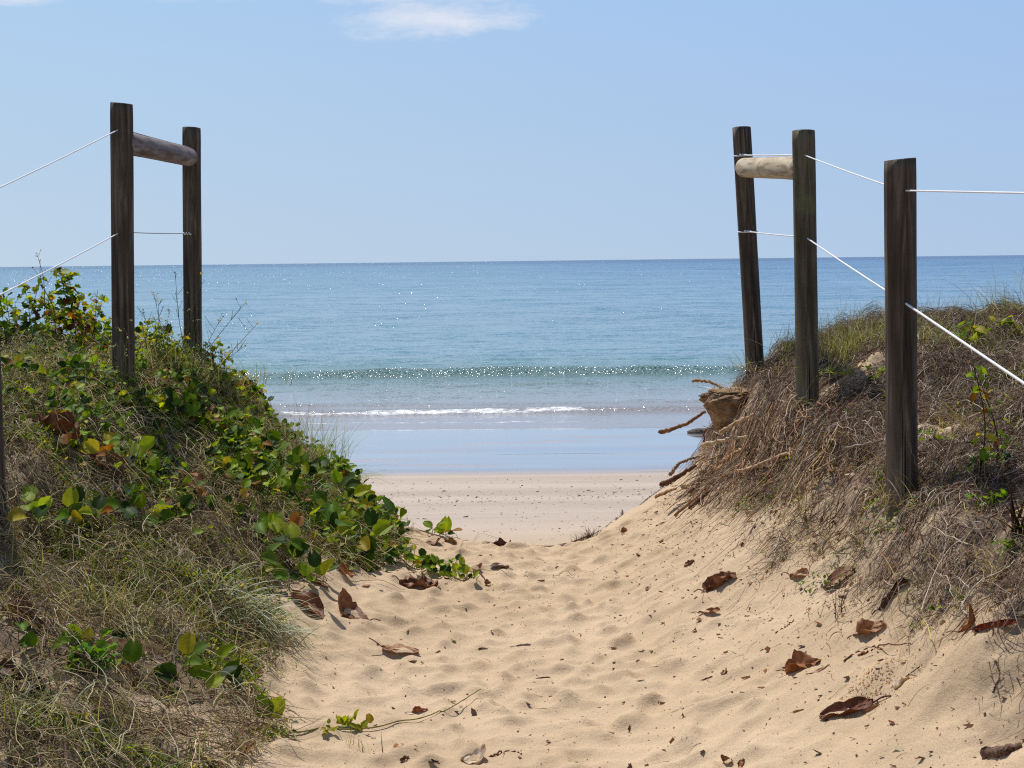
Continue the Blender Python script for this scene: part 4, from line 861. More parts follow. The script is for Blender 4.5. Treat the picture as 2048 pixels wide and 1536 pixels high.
# ------------------------------------------------------------------ upright weeds
def shrub(px, pb, tops, Y, label, leafn=26, size=.04, cols=None, stemc=None, rag=.35, name='leafy_weed', cat='weed', group='upright leafy weeds', r=.0028):
    b = hit(px, pb) if Y < 5.6 else at(px, pb, Y); Y = float(b[1]) if Y < 5.6 else Y
    root = empty(name, b); tag(root, label, cat, group); st = MB(); lv = MB()
    sc = lin(70, 54, 40) if stemc is None else stemc; cols = cols or [LEAFC[0], LEAFC[1], LEAFC[2], LEAFC[3], LEAFC[4], lin(110, 62, 36)]
    for (tx, ty) in tops:
        t_ = at(tx, ty, Y + rng.uniform(-.12, .12)); b0 = b + [rng.normal(0, .03), rng.normal(0, .05), -.05]
        mid = (b0 + t_) / 2 + rng.normal(0, .03, 3) * [1, 1, .2]; P = spline([b0, mid, t_], 14); tube(st, P, np.linspace(r, r * .45, 14), 6, sc)
        for k in range(leafn):
            f = rng.uniform(.3, 1) ** .8; q = P[min(13, int(f * 13.99))]; az = rng.uniform(0, 6.28); pl = rng.uniform(.005, .035)
            e = q + [math.cos(az) * pl, math.sin(az) * pl, rng.uniform(-.005, .02)]; tube(st, [q, e], .0009, 4, sc)
            lf_ = leaf_point(rng.uniform(.1, .6), 6, rng.uniform(.3, .46), rng.uniform(.1, .6), rag)
            stamp(lv, lf_[0], lf_[1], e[None], np.array([az + rng.normal(0, .5)]), np.array([rng.uniform(-1.0, .9)]), np.array([rng.normal(0, .6)]), size * rng.uniform(.55, 1.25), palette(1, cols, [5, 4, 4, 3, 2, 1.5][:len(cols)], .2))
    bpy.context.view_layer.update()
    for m_, nm, mt in ((st, 'stem', M_dry), (lv, 'foliage', M_leaf)):
        o = m_.build(nm, mt); o.data.transform(Matrix.Translation(-root.location)); o.parent = root
shrub(130, 715, [(120, 545), (140, 552), (150, 590)], 8.6, 'tallest leafy weed at the far left, its dark tip above the horizon line', 60, .05)
shrub(75, 720, [(50, 575), (80, 560), (95, 600)], 8.5, 'leafy weed left of the tallest one, crossed by the lower rope', 44, .048)
shrub(30, 720, [(12, 600), (30, 605), (0, 590)], 8.4, 'drooping leafy weed at the left picture edge', 36, .05)
shrub(105, 720, [(95, 590), (112, 620)], 8.9, 'yellowish weed filling in behind the two tallest weeds', 50, .042, cols=[LEAFC[2], LEAFC[4], LEAFC[0], LEAFC[5]])
shrub(180, 730, [(195, 580), (205, 600), (185, 620)], 8.6, 'open leafy weed just left of the near left post', 28, .045)
shrub(160, 730, [(165, 605), (150, 630), (175, 640)], 8.2, 'brown tinged weed between the tall weeds and the post', 40, .043, cols=[LEAFC[0], LEAFC[4], LEAFC[5], lin(96, 52, 34)])
shrub(210, 740, [(214, 640), (222, 665)], 8.0, 'low weed hugging the left side of the near left post', 18, .04)
shrub(425, 745, [(415, 690), (440, 680), (450, 700), (400, 700)], 8.8, 'rounded dark weed right of the far left post', 26, .036)
shrub(300, 740, [(285, 650), (310, 640), (330, 660), (270, 670)], 8.2, 'yellow green weed standing between the two left posts', 24, .03, cols=[LEAFC[2], LEAFC[4], LEAFC[0], lin(130, 120, 60)])
shrub(345, 760, [(340, 690), (360, 680), (375, 700)], 8.2, 'low bright weed at the foot of the far left post', 22, .035)
shrub(540, 1120, [(520, 1060), (545, 1050), (560, 1065)], 6.95, 'weed with golden leaves at the bottom of the green slope', 9, .05, cols=[lin(140, 110, 30), LEAFC[4], LEAFC[0]], rag=.1)
shrub(130, 1100, [(95, 1000), (118, 1010)], 5.9, 'thin nodding weed beneath the left skyline beside brown leaves', 12, .04)
shrub(460, 1000, [(420, 890), (450, 880), (480, 900), (500, 930)], 7.2, 'dark stemmed weed rising from the middle of the left slope', 14, .045)
shrub(500, 1050, [(545, 960), (520, 940), (590, 930)], 7.0, 'branching dark stemmed weed above the hollow on the left', 12, .045)
shrub(185, 1340, [(175, 1290), (200, 1280), (150, 1300), (215, 1300)], 4.9, 'bright green lobed weed growing behind the husk', 12, .042, cols=[lin(80, 128, 30), lin(96, 140, 40)], rag=.5)
shrub(1988, 940, [(1945, 720), (1960, 760)], 5.1, 'tall thin seedling with drooping green and yellow leaves on the right dune', 13, .036, cols=[LEAFC[0], LEAFC[1], LEAFC[4], lin(120, 80, 24)], rag=.15, r=.003)
shrub(1985, 960, [(1970, 880), (2000, 870), (1985, 900)], 5.15, 'low leafy weed at the foot of the tall seedling', 14, .035)
shrub(1918, 900, [(1912, 868), (1926, 872)], 5.3, 'small pair of green shoots left of the tall seedling', 5, .045, cols=LEAFC[:3], rag=0)
shrub(1865, 880, [(1860, 858), (1872, 860)], 5.5, 'tiny green shoot just right of the nearest post', 5, .04, cols=LEAFC[:3], rag=0)
shrub(1752, 775, [(1745, 740), (1765, 748)], 7.0, 'bright green sprout left of the nearest post', 7, .05, cols=[LEAFC[2], lin(110, 150, 30)], rag=0)
shrub(1940, 690, [(1925, 655), (1945, 650), (1955, 665)], 7.6, 'broad leaved sprout behind the slanting rope', 9, .07, cols=LEAFC[:3] + [LEAFC[4]], rag=0)
shrub(2010, 680, [(2000, 645), (2020, 650), (2040, 660)], 7.8, 'broad leaved clump on the right skyline at the picture edge', 10, .07, cols=LEAFC[:3] + [LEAFC[4]], rag=0)
shrub(1985, 1000, [(1940, 985), (1990, 980)], 4.9, 'low bright green weed in the thatch right of the nearest post', 9, .028, cols=[lin(96, 140, 36), LEAFC[0]])
shrub(1935, 1215, [(1920, 1190), (1950, 1195), (1965, 1180)], 3.95, 'mossy green weed at the lower rim of the right thatch', 26, .018, cols=[LEAFC[0], LEAFC[3], LEAFC[2]])
shrub(1900, 1200, [(1905, 1185), (1895, 1190)], 4.0, 'small fuzzy weed left of the mossy one on the right rim', 16, .016, cols=[LEAFC[0], LEAFC[3]])

def stalks(px, pb, tips, Y, label, group='flowering stalk weeds', col=None, twigs=9):
    b = at(px, pb, Y); root = empty('flowering_weed', b); tag(root, label, 'weed', group); st = MB(); fl = MB(); sc = lin(118, 124, 66) if col is None else col
    for (tx, ty) in tips:
        t_ = at(tx, ty, Y + rng.uniform(-.1, .1)); b0 = b + [rng.normal(0, .03), rng.normal(0, .04), -.04]; P = spline([b0, (b0 * .5 + t_ * .5) + [rng.normal(0, .02), 0, .01], t_], 16); tube(st, P, np.linspace(.0028, .0010, 16), 5, sc)
        for k in range(twigs):
            q = P[rng.integers(4, 15)]; az = rng.uniform(0, 6.28); L = rng.uniform(.03, .10); e = q + [math.cos(az) * L * .6, math.sin(az) * L * .3, L * .8]; tube(st, [q, (q + e) / 2 + [0, 0, -.004], e], .0010, 4, sc)
            if rng.random() < .5: crumbs(fl, np.array([e]), np.array([.0045]), palette(1, [lin(225, 225, 200), lin(150, 120, 110)], [2, 1]))
        for k in range(5): crumbs(fl, np.array([t_ + rng.normal(0, .006, 3)]), np.array([rng.uniform(.003, .006)]), palette(1, [lin(232, 230, 210), lin(200, 190, 140)], [2, 1]))
    bpy.context.view_layer.update()
    for m_, nm, mt in ((st, 'stem', M_grass), (fl, 'flower_head', M_leaf)):
        o = m_.build(nm, mt); o.data.transform(Matrix.Translation(-root.location)); o.parent = root
stalks(320, 760, [(308, 588), (316, 600), (285, 620), (330, 640), (340, 620)], 7.9, 'spindly flowering weed in front of the gap between the left posts')
shrub(470, 790, [(455, 735), (480, 740), (500, 760), (520, 775)], 8.7, 'dark leafy weed bulging over the skyline down from the far left post', 30, .045)
shrub(260, 760, [(245, 690), (270, 700), (285, 710)], 7.6, 'bright leafy weed hiding the foot of the near left post', 26, .04, cols=[LEAFC[0], LEAFC[2], LEAFC[1]])
stalks(365, 770, [(350, 545), (404, 548), (380, 620), (395, 640)], 8.0, 'tall flowering weed crossing the far left post')
stalks(380, 780, [(492, 604), (516, 646), (492, 690), (440, 640)], 8.0, 'flowering weed leaning right out over the sea')
stalks(250, 780, [(262, 640), (240, 660), (280, 690), (225, 690)], 7.0, 'flowering weed across the foot of the near left post')
stalks(90, 600, [(74, 508), (80, 520)], 8.4, 'single wiry stalk rising above the far left weeds', twigs=2, col=lin(120, 84, 66))
stalks(215, 800, [(180, 700), (130, 690), (250, 710)], 7.0, 'straggly weed on the plateau left of the post')

# ------------------------------------------------------------------ grass tufts
def tuft(px, pb, n, L, label, Y=None, cols=None, wts=None, spread=.05, el=(.5, 1.5), bend=(.3, 1.4), w=(.002, .004), az=None, name='grass_tuft', cat='grass tuft', group='grass tufts on the dunes', wob=0, mat=None):
    b = hit(px, pb) if Y is None else at(px, pb, Y); mb = MB(); P = b + rng.normal(0, spread, (n, 3)) * [1, 1, 0]; P[:, 2] = np.where(Y is None, height(P[:, 0], P[:, 1]) - .005, b[2])
    a = rng.uniform(0, 6.28, n) if az is None else rng.normal(az[0], az[1], n)
    cols = cols or GREEN + STRAW[:3]; wts = wts or [3] * len(cols)
    blades(mb, P, a, rng.uniform(*el, n), L * rng.uniform(.45, 1.1, n), rng.uniform(*w, n), -rng.uniform(*bend, n), palette(n, cols, wts), 6, rng.normal(0, .3, n), wob=wob)
    return tag(mb.build(name, mat or M_grass, origin=b), label, cat, group)
SIL = [lin(168, 176, 150), lin(206, 210, 192), lin(104, 116, 78), lin(206, 204, 188), lin(80, 92, 56)]
tuft(500, 1255, 190, .28, 'silvery grass tuft whose blades arch onto the sand beside the big folded leaf', cols=SIL, spread=.08, az=(-.3, .8), bend=(.9, 2.0), el=(.3, 1.3), w=(.003, .0062))
tuft(520, 1262, 55, .32, 'longest silvery blades sprawling flat over the sand', cols=[SIL[1], SIL[3], SIL[0]], spread=.06, az=(-.5, .5), bend=(.6, 1.4), el=(.1, .8), w=(.003, .006))
tuft(450, 1215, 130, .25, 'pale arching grass tuft directly behind the silvery one', cols=SIL, spread=.10, bend=(.7, 2.0), w=(.0022, .0045))
tuft(380, 1190, 200, .22, 'fine green and straw tuft left of the pale arching tuft', spread=.09, bend=(.2, 1.3))
tuft(300, 1240, 160, .24, 'thin green tuft around the small sandy hollow', spread=.09)
tuft(200, 1240, 150, .28, 'loose tuft with long leaning green stems on the lower left', spread=.08)
tuft(640, 920, 220, .34, 'fine seaside grass fanning out over the water at the left dune edge', Y=8.6, spread=.09, az=(.2, .9), bend=(.1, 1.1), el=(.7, 1.5), w=(.0014, .0026), cols=SIL[:3] + GREEN[:3])
tuft(690, 965, 130, .32, 'wispy grass drooping right beyond the left dune edge', Y=8.4, spread=.06, az=(0, .5), bend=(.8, 1.9), el=(.4, 1.1), w=(.0014, .0026), cols=GREEN[:3] + SIL[:2])
tuft(610, 880, 90, .30, 'wiry dark grass on the skyline of the left dune', Y=8.9, spread=.06, bend=(.0, .8), el=(.9, 1.5), w=(.0013, .0022))
tuft(640, 990, 240, .16, 'short dense green grass under the seaside grass', spread=.12, bend=(.1, 1.2), el=(.6, 1.5), cols=GREEN + STRAW[:2])
tuft(300, 735, 240, .26, 'wild green grass between the two left posts', Y=8.0, spread=.16, el=(.7, 1.5), bend=(.1, 1.4), cols=GREEN[:3] + STRAW[:3])
tuft(440, 770, 200, .22, 'wild grass on the seaward shoulder right of the far left post', Y=8.5, spread=.16, el=(.6, 1.5), bend=(.1, 1.6), cols=GREEN[:3] + STRAW[:3])
tuft(130, 740, 260, .24, 'straw and green grass at the foot of the tall weeds', Y=7.8, spread=.25, el=(.6, 1.5), bend=(.1, 1.6), cols=GREEN[:3] + STRAW[:3])
tuft(490, 1490, 70, .09, 'little green tuft at the root of the long runner', spread=.03)
tuft(230, 1450, 120, .14, 'short brown green tuft at the lower left among dry stems', spread=.07)
tuft(60, 1440, 120, .22, 'tuft with long pale blades at the lower left corner', spread=.08, cols=GREEN[:2] + SIL[:2] + STRAW[:2])
tuft(720, 1500, 16, .07, 'few green grass shoots sprouting from sand at the front', spread=.03, el=(.9, 1.5), bend=(0, .6))
tuft(560, 1340, 40, .10, 'thin green sprigs in the sand below the silvery tuft', spread=.06)
tuft(1700, 720, 460, .36, 'big bushy grass clump on the dune between the two right posts', Y=8.0, spread=.12, el=(.7, 1.55), bend=(.0, 1.2), w=(.0016, .0032), cols=GREEN + STRAW[:4])
tuft(1665, 720, 160, .26, 'seed headed wiry grass left of the big bushy clump', Y=8.4, spread=.1, el=(.8, 1.5), bend=(.0, .9), w=(.0012, .0024), cols=STRAW[:4] + GREEN[:2])
tuft(1590, 700, 90, .18, 'yellow green tuft beside the greenish right post', Y=8.6, spread=.05, el=(.9, 1.5), bend=(.0, .7), cols=GREEN[:3] + STRAW[:1])
tuft(1520, 740, 90, .16, 'dry tuft around the foot of the leaning far post', Y=8.95, spread=.08, cols=STRAW)
tuft(1900, 690, 260, .28, 'grey green tuft on the skyline right of the nearest post', Y=7.6, spread=.18, el=(.6, 1.5), bend=(.2, 1.5), w=(.0016, .003), cols=SIL[:3] + GREEN[:3] + STRAW[:2])
tuft(2040, 620, 90, .36, 'long bladed grass at the right picture edge above the skyline', Y=7.6, spread=.12, el=(.6, 1.5), bend=(.3, 1.6), w=(.0016, .003), az=(3.0, 1.2))
tuft(1690, 745, 60, .22, 'flat green blades spreading below the bushy clump', Y=7.3, spread=.08, el=(.0, .7), bend=(.0, .6), w=(.005, .009), cols=[LEAFC[2], GREEN[0], GREEN[2]])
tuft(1470, 780, 150, .13, 'dry grass capping the undercut sand block', Y=8.7, spread=.09, cols=THATCH, bend=(.3, 2.0), el=(.1, 1.4), group='grass tufts on the dunes')
tuft(1545, 850, 120, .16, 'tangle of dead stems above the wavy pale branch', spread=.09, cols=THATCH, bend=(-.3, 1.8), el=(.1, 1.4), wob=.3)
tuft(1660, 960, 150, .15, 'dark tangle of dead twigs left of the nearest post', spread=.12, cols=THATCH[:3], bend=(-.3, 1.8), el=(.2, 1.5), wob=.3)
tuft(1900, 1020, 180, .17, 'tangle of curling dead stems right of the nearest post', spread=.14, cols=THATCH, bend=(-.3, 1.9), el=(.2, 1.5), wob=.3)
tuft(1980, 1150, 170, .15, 'grey curling dead stems above the mossy weed', spread=.13, cols=THATCH[:1] + THATCH[3:], bend=(-.3, 1.9), el=(.2, 1.4), wob=.3)
tuft(1770, 1130, 160, .12, 'dark dead twigs at the lower rim of the right thatch', spread=.12, cols=THATCH[:3], bend=(-.3, 1.9), el=(.2, 1.4), wob=.3)
tuft(1640, 810, 60, .14, 'wiry dry grass round the foot of the greenish post', Y=7.15, spread=.07, cols=STRAW, bend=(.3, 1.8))
tuft(1820, 1010, 110, .17, 'dry curling grass round the foot of the nearest post', Y=5.12, spread=.08, cols=STRAW, bend=(.3, 1.8))
tuft(2035, 1085, 26, .13, 'green strap leaves under the dark stump at the right edge', spread=.02, w=(.006, .011), el=(-.2, .9), cols=[LEAFC[0], LEAFC[2]], az=(3.4, 1.0))
tuft(2042, 1060, 46, .16, 'dark spiky palm stump at the right picture edge', spread=.02, w=(.006, .012), el=(.2, 1.5), bend=(-.3, .6), cols=[lin(72, 46, 30), lin(50, 36, 28)], name='palm_stump', cat='palm stump', group=None, mat=M_dry)
tuft(-12, 690, 34, .17, 'dark spiky leaves poking in at the left picture edge', Y=6.0, spread=.03, w=(.006, .012), el=(-.2, 1.4), bend=(-.2, .8), cols=[lin(46, 40, 26), lin(60, 54, 34)], az=(0, 1.2), name='palm_seedling', cat='palm seedling', group=None, mat=M_dry)
tuft(1173, 1078, 170, .10, 'dark root clump sticking up at the right end of the path crest', spread=.035, w=(.002, .004), el=(.3, 1.5), bend=(.0, 1.4), cols=[lin(72, 48, 36), lin(110, 78, 56)], name='root_clump', cat='root clump', group=None, mat=M_dry)
tuft(2015, 1368, 70, .05, 'dark scrap of matted roots on the sand at the lower right', spread=.04, w=(.002, .004), el=(-.1, .8), bend=(.0, 1.0), cols=[lin(60, 44, 36), lin(104, 78, 62)], name='root_clump', cat='root clump', group=None, mat=M_dry)

# ------------------------------------------------------------------ dead leaves
RB, TN, DK, OR, PL, GY_ = lin(132, 90, 64), lin(168, 124, 88), lin(86, 60, 46), lin(158, 106, 66), lin(214, 196, 170), lin(150, 138, 132)
def dead_leaf(px, py, wpx, kind, col, label, az=0.0, stalk=1, ar=.42, tilt=0.0, seed=None):
    if px > 1380 and py < 1470: az = az - .6
    r = np.random.default_rng(abs(px * 7 + py)); b = hit(px, py); L = wpx / F * b[1] * (.98 if kind != 'crumple' else 1.15)
    T, S = np.meshgrid(np.linspace(0, 1, 15), np.linspace(-1, 1, 11), indexing='ij')
    w = ar * L * np.sin(np.pi * np.clip(T, .02, .985) ** .8) ** .6 * (1 + .14 * vnoise(T * 9 + px, S * 0 + py, 3) * (1 if kind != 'arch' else .3))
    x = (T - .5) * L; y = S * w
    roll, bend, cr = {'trough': (2.4, .5, .05), 'arch': (1.3, -.8, .02), 'flat': (.7, .25, .05), 'crumple': (2.6, .5, .15), 'roll': (5.2, .25, .03), 'curl': (1.5, .9, .06), 'fold': (1.2, .3, .08)}[kind]
    R = max(ar * L * 1.6 / roll, 1e-4); ph = y / R * (.6 + .7 * T)
    yy = R * np.sin(ph); zz = R * (1 - np.cos(ph)) * (1 if kind != 'arch' else .6)
    if kind == 'fold': zz = np.abs(S) ** 1.3 * w * .5 * (1 + .6 * np.sin(T * 5)) ; yy = y * .6
    if kind == 'curl': zz = zz + np.where(T > .55, (np.maximum(T - .55, 0)) ** 1.4 * L * 1.3, 0); 
    Rb = L / abs(bend); th = x / Rb; xx = Rb * np.sin(th) ; zb = Rb * (1 - np.cos(th)) * math.copysign(1, bend)
    X, Y, Z = xx - zz * np.sin(th) * .5, yy, zz + zb
    Z = Z + cr * L * fbm(T * 4 + px, S * 2 + py, 5, 3) * 1.6; Y = Y + cr * L * fbm(T * 5, S * 3 + px, 6, 2); X = X + cr * L * .6 * fbm(T * 3 + 4, S * 4, 7, 2)
    V = np.stack([X, Y, Z], -1).reshape(-1, 3)
    ct, sn = math.cos(tilt), math.sin(tilt); V = np.stack([V[:, 0], V[:, 1] * ct - V[:, 2] * sn, V[:, 1] * sn + V[:, 2] * ct], 1)
    ca, sa = math.cos(az), math.sin(az); rot = lambda A: np.stack([A[:, 0] * ca - A[:, 1] * sa, A[:, 0] * sa + A[:, 1] * ca, A[:, 2]], 1)
    V = rot(V); gx_ = (height(b[0] + .06, b[1]) - height(b[0] - .06, b[1])) / .12; gy_ = (height(b[0], b[1] + .06) - height(b[0], b[1] - .06)) / .12
    nrm = Vector((-gx_, -gy_, 1)).normalized(); V = V @ np.array(Vector((0, 0, 1)).rotation_difference(nrm).to_matrix()).T; g = height(b[0] + V[:, 0], b[1] + V[:, 1]) - b[2]; V[:, 2] += np.percentile(g - V[:, 2], 90) - .002
    root = empty('dead_leaf', b); tag(root, label, 'dead leaf', 'dead leaves on the sand'); bpy.context.view_layer.update()
    tone = col[None] * (1 + .22 * vnoise(T * 6 + px, S * 3, 9)).reshape(-1, 1)
    mb = MB(); mb.add(V, gridq(15, 11), None, tone); o = mb.build('blade', M_dead); o.parent = root
    mb = MB(); mid = V.reshape(15, 11, 3)[:, 5] + [0, 0, .0012]
    sl = r.uniform(.16, .38) * L if stalk else .04 * L
    d0 = mid[0] - mid[2]; d0 /= np.linalg.norm(d0) + 1e-9; s0 = mid[0] + d0 * sl * .5 + [0, 0, sl * .18]; s1 = mid[0] + d0 * sl + [0, 0, sl * r.uniform(-.1, .3)]
    gz = float(height(b[0] + s1[0], b[1] + s1[1])) - b[2]; s1[2] = max(s1[2], gz + .002)
    tube(mb, np.vstack([spline([s1, s0, mid[0]], 8), mid[1:13]]), np.concatenate([np.full(8, .0022 * (L / .15)), np.linspace(.0018, .0006, 12) * (L / .15)]), 6, col * .62)
    o = mb.build('stalk', M_dead); o.parent = root
D = dead_leaf
D(612, 1212, 92, 'trough', RB, 'long curled brown leaf like a gutter at the edge of the silvery tuft', 2.75)
D(697, 1230, 84, 'curl', RB, 'largest folded brown leaf with a raised lobe, right of the gutter shaped leaf', 2.9, ar=.5)
D(838, 1172, 66, 'crumple', RB, 'torn curled leaf on the sand below the far reaching vine', .2)
D(800, 1300, 80, 'flat', TN, 'flat tan leaf notched at its left end in the left middle sand', .2, ar=.34)
D(824, 1323, 20, 'flat', TN, 'small tan chip just below the flat notched leaf', .5, 0)
D(998, 1133, 38, 'arch', DK, 'small oval dark leaf with its stalk pointing right near the path crest', 3.3, ar=.34)
D(955, 1140, 24, 'curl', TN, 'pale tan curled scrap left of the small oval leaf', .4, 0)
D(975, 1170, 20, 'curl', OR, 'tiny orange leaf with a thin stalk in the upper sand', 2.0)
D(866, 1090, 38, 'curl', RB, 'reddish curled leaf under the isolated vine clump on the crest', .0)
D(1000, 1088, 40, 'crumple', DK, 'ragged crumpled leaf on the middle of the path crest', .1, 0)
D(900, 1082, 30, 'trough', lin(120, 96, 60), 'dull olive curled leaf right of the crest vine clump', .1)
D(1442, 1168, 64, 'crumple', RB, 'crumpled ragged brown leaf right of the path centre', .35)
D(1600, 1152, 58, 'trough', TN, 'golden brown crescent leaf with upturned tip at the thatch edge', -.35, ar=.3)
D(1678, 1174, 90, 'arch', RB, 'long smooth reddish leaf arched on the sand below the thatch', .35, ar=.26)
D(1790, 1187, 95, 'roll', DK, 'long rolled dark leaf lying along the thatch rim', .3, ar=.24)
D(1419, 1224, 52, 'trough', OR, 'thin curled leaf below the crumpled ragged one', .0, ar=.2)
D(1742, 1264, 76, 'fold', TN, 'pleated tan leaf with two raised folds on the right sand', .15)
D(1610, 1335, 82, 'fold', OR, 'orange tan leaf standing up in folds with crossing stalks', .1, ar=.5)
D(1640, 1342, 46, 'flat', TN, 'narrow strip leaf touching the orange folded leaf', .5, ar=.16)
D(1414, 1358, 30, 'roll', RB, 'narrow rolled leaf in the middle right sand', .7, 0, .2)
D(1450, 1346, 20, 'curl', RB, 'tiny curl right of the narrow rolled leaf', .1, 0)
D(1695, 1428, 125, 'trough', lin(110, 68, 46), 'big dark curled leaf with a long tail in the right foreground', 3.25, ar=.3)
D(1745, 1418, 40, 'roll', TN, 'tan curl sticking out of the big dark foreground leaf', .4, 0, .3)
D(1596, 1423, 32, 'roll', TN, 'small rolled leaf left of the big dark foreground leaf', .15, 0, .22)
D(840, 1423, 34, 'fold', lin(170, 110, 66), 'small leaf half pale half brown above the long runner', .3, 0)
D(822, 1427, 24, 'flat', PL, 'pale papery scrap leaning on the small two toned leaf', .1, 0)
D(950, 1522, 58, 'curl', PL, 'bleached curled leaf at the bottom edge centre', .1, 0, .5)
D(810, 1520, 20, 'crumple', RB, 'small brown scrap at the bottom left of centre', .9, 0)
D(868, 1532, 30, 'trough', DK, 'dark narrow leaf cut by the bottom edge', 2.6, 0, .25)
D(1456, 1524, 30, 'curl', OR, 'upturned orange leaf at the bottom edge right of centre', 2.2, 0)
D(1484, 1530, 22, 'crumple', OR, 'crumpled orange scrap next to the upturned leaf at the bottom', 1.2, 0)
D(475, 1508, 66, 'curl', TN, 'smooth curved brown leaf at the lower edge of the weeds', .2, 0, .5)
D(415, 1527, 70, 'flat', RB, 'flat brown leaf half under the weeds at the bottom left', .0)
D(1046, 1291, 34, 'roll', GY_, 'small grey white rolled leaf in the centre sand', .2, 1, .22)
D(1086, 1357, 34, 'roll', RB, 'thin pointed brown leaf in the centre foreground', .35, 0, .16)
D(904, 1284, 18, 'flat', lin(80, 84, 44), 'olive chip of leaf left of centre in the sand', .3, 0)
D(45, 1240, 90, 'fold', RB, 'large brown leaf with raised midrib at the left picture edge', .2, ar=.5)
D(35, 1380, 100, 'crumple', DK, 'large dark crumpled leaf in shade at the left picture edge', .3)
D(112, 865, 80, 'crumple', lin(122, 76, 50), 'large red brown crumpled leaf lying in the straw high on the left', .1, ar=.55)
D(210, 925, 90, 'trough', lin(150, 98, 76), 'reddish leaf with pale right half on the left slope', -.2)
D(370, 985, 100, 'crumple', lin(176, 132, 98), 'pale brown torn leaf at the centre of the left slope', .5)
D(405, 1110, 60, 'trough', RB, 'brown leaf tucked under upright vine leaves on the left', .2)
D(1945, 1245, 70, 'curl', OR, 'orange brown curled leaf under the right thatch rim', .2)
D(1990, 1250, 90, 'roll', lin(130, 56, 36), 'dark red rolled leaf right of the orange one at the thatch rim', .3, 1, .25)
D(2040, 1225, 50, 'arch', lin(96, 78, 60), 'dull grey leaf at the right picture edge by the thatch', .3)
D(1805, 1365, 44, 'fold', PL, 'torn white papery leaf beside the sand pellets', 1.2, 1, .42)
D(1825, 1352, 40, 'roll', DK, 'dark bowed stalk arching over the papery leaf', .4, 1, .06)
D(630, 1163, 62, 'flat', RB, 'flat brown leaf half hidden under the pale vine sprig', .0, 0, .22)
D(688, 1147, 34, 'crumple', OR, 'reddish scrap beneath the biggest vine leaves', .1)
D(1380, 1128, 20, 'crumple', RB, 'dry starry scrap on the upper right sand', .1)
D(1297, 1177, 18, 'flat', RB, 'tiny triangular leaf right of centre', 1.0, 0)
D(1282, 1302, 16, 'flat', RB, 'tiny brown chip in the centre right sand', .3, 0)
D(1390, 1262, 16, 'curl', TN, 'little pale curl in the middle right sand', .3, 0)
D(1250, 1065, 20, 'curl', OR, 'small upright orange leaf on the slope right of the crest', 1.4, 0)
D(1322, 1048, 24, 'flat', TN, 'small tan leaf below the lowest driftwood', .5, 0)

# ------------------------------------------------------------------ sticks, roots, log, husk
def stick(path, wpx, label, col=None, Y=None, lift=.012, name='driftwood_branch', cat='branch', group='bleached branches in the eroded bank', knob=1.0, off=-.10):
    pts = []
    for i, q in enumerate(path):
        if len(q) == 3: pts.append(at(*q))
        elif Y is not None: pts.append(at(q[0], q[1], Y))
        else:
            h = hit(*q); h = h + (EYE - h) / np.linalg.norm(EYE - h) * abs(off); pts.append(h)
    P = spline(pts, 26); P += rng.normal(0, .0025, P.shape); r = wpx / F * P[:, 1] / 2 * np.linspace(1, .62, 26) * (1 + .10 * vnoise(np.arange(26) * .35 + path[0][0], np.arange(26) * 0.0, 3))
    mb = MB(); c = (lin(188, 150, 112) if col is None else col) * np.ones((26, 3)); tube(mb, P, r, 9, c, jitter=.09)
    for k in range(int(knob)):
        i = rng.integers(6, 20); e = P[i] + rng.normal(0, .02, 3) + [0, -.01, .012]; tube(mb, [P[i], e], [r[i] * .5, r[i] * .22], 6, c[0])
    return tag(mb.build(name, M_drift, origin=pts[0]), label, cat, group)
K = stick; BN, BK = lin(150, 112, 80), lin(112, 80, 58)
K([(1318, 866, 8.5), (1365, 851, 8.5), (1412, 822, 8.5)], 9, 'scaly stick pointing left over the wet sand below the overhanging block', BN)
K([(1386, 761, 8.9), (1415, 763, 8.9), (1450, 778, 8.9)], 7, 'short pale twig above the overhanging block')
K([(1409, 886, 8.3), (1411, 860, 8.3), (1436, 857, 8.3)], 4, 'thin bent root shaped like a hook under the block', BN)
K([(1403, 889, 7.9), (1450, 880, 7.75), (1495, 873, 7.6)], 9, 'pale level stick jutting left at mid height of the bank', lin(206, 180, 150))
K([(1440, 866, 7.75), (1470, 847, 7.7), (1508, 829, 7.6)], 9, 'pale stick rising right beneath the overhanging block', lin(202, 170, 134))
K([(1340, 950, 8.2), (1360, 926, 8.2), (1398, 912, 8.3)], 8, 'grey bent stick reaching left like an elbow', lin(170, 146, 122))
K([(1322, 970, 8.1), (1350, 956, 8.1), (1392, 930, 8.1)], 12, 'dark thick root end lying left of the bank foot', BK)
K([(1314, 994), (1352, 978)], 11, 'short thick stick on the sand at the left foot of the bank', BN, off=.012)
K([(1452, 948), (1500, 936), (1560, 912), (1610, 895), (1672, 878)], 8, 'longest pale branch crossing the bank diagonally', lin(206, 176, 140))
K([(1450, 954), (1490, 948), (1512, 934), (1546, 931)], 10, 'pale wavy branch just below the longest one', lin(210, 178, 142))
K([(1480, 985), (1530, 982), (1602, 987)], 7, 'level brown stick on the sand below the pale branches', BN, off=.015)
K([(1593, 845), (1620, 820), (1644, 802)], 6, 'thin pale stick leaning on the foot of the greenish post', lin(206, 176, 140))
K([(1690, 897), (1740, 886), (1775, 880)], 6, 'grey twig reaching the nearest post from the left', lin(160, 142, 124))
K([(1398, 1008), (1440, 965), (1500, 915), (1540, 880)], 7, 'long brown root running steeply down the bank', BN)
K([(1380, 1016), (1415, 985), (1450, 958)], 9, 'dark root ending low on the bare sand', BK)
K([(1345, 972), (1380, 970), (1410, 966)], 5, 'thin pale stick lying level at the bank foot', lin(200, 170, 134))
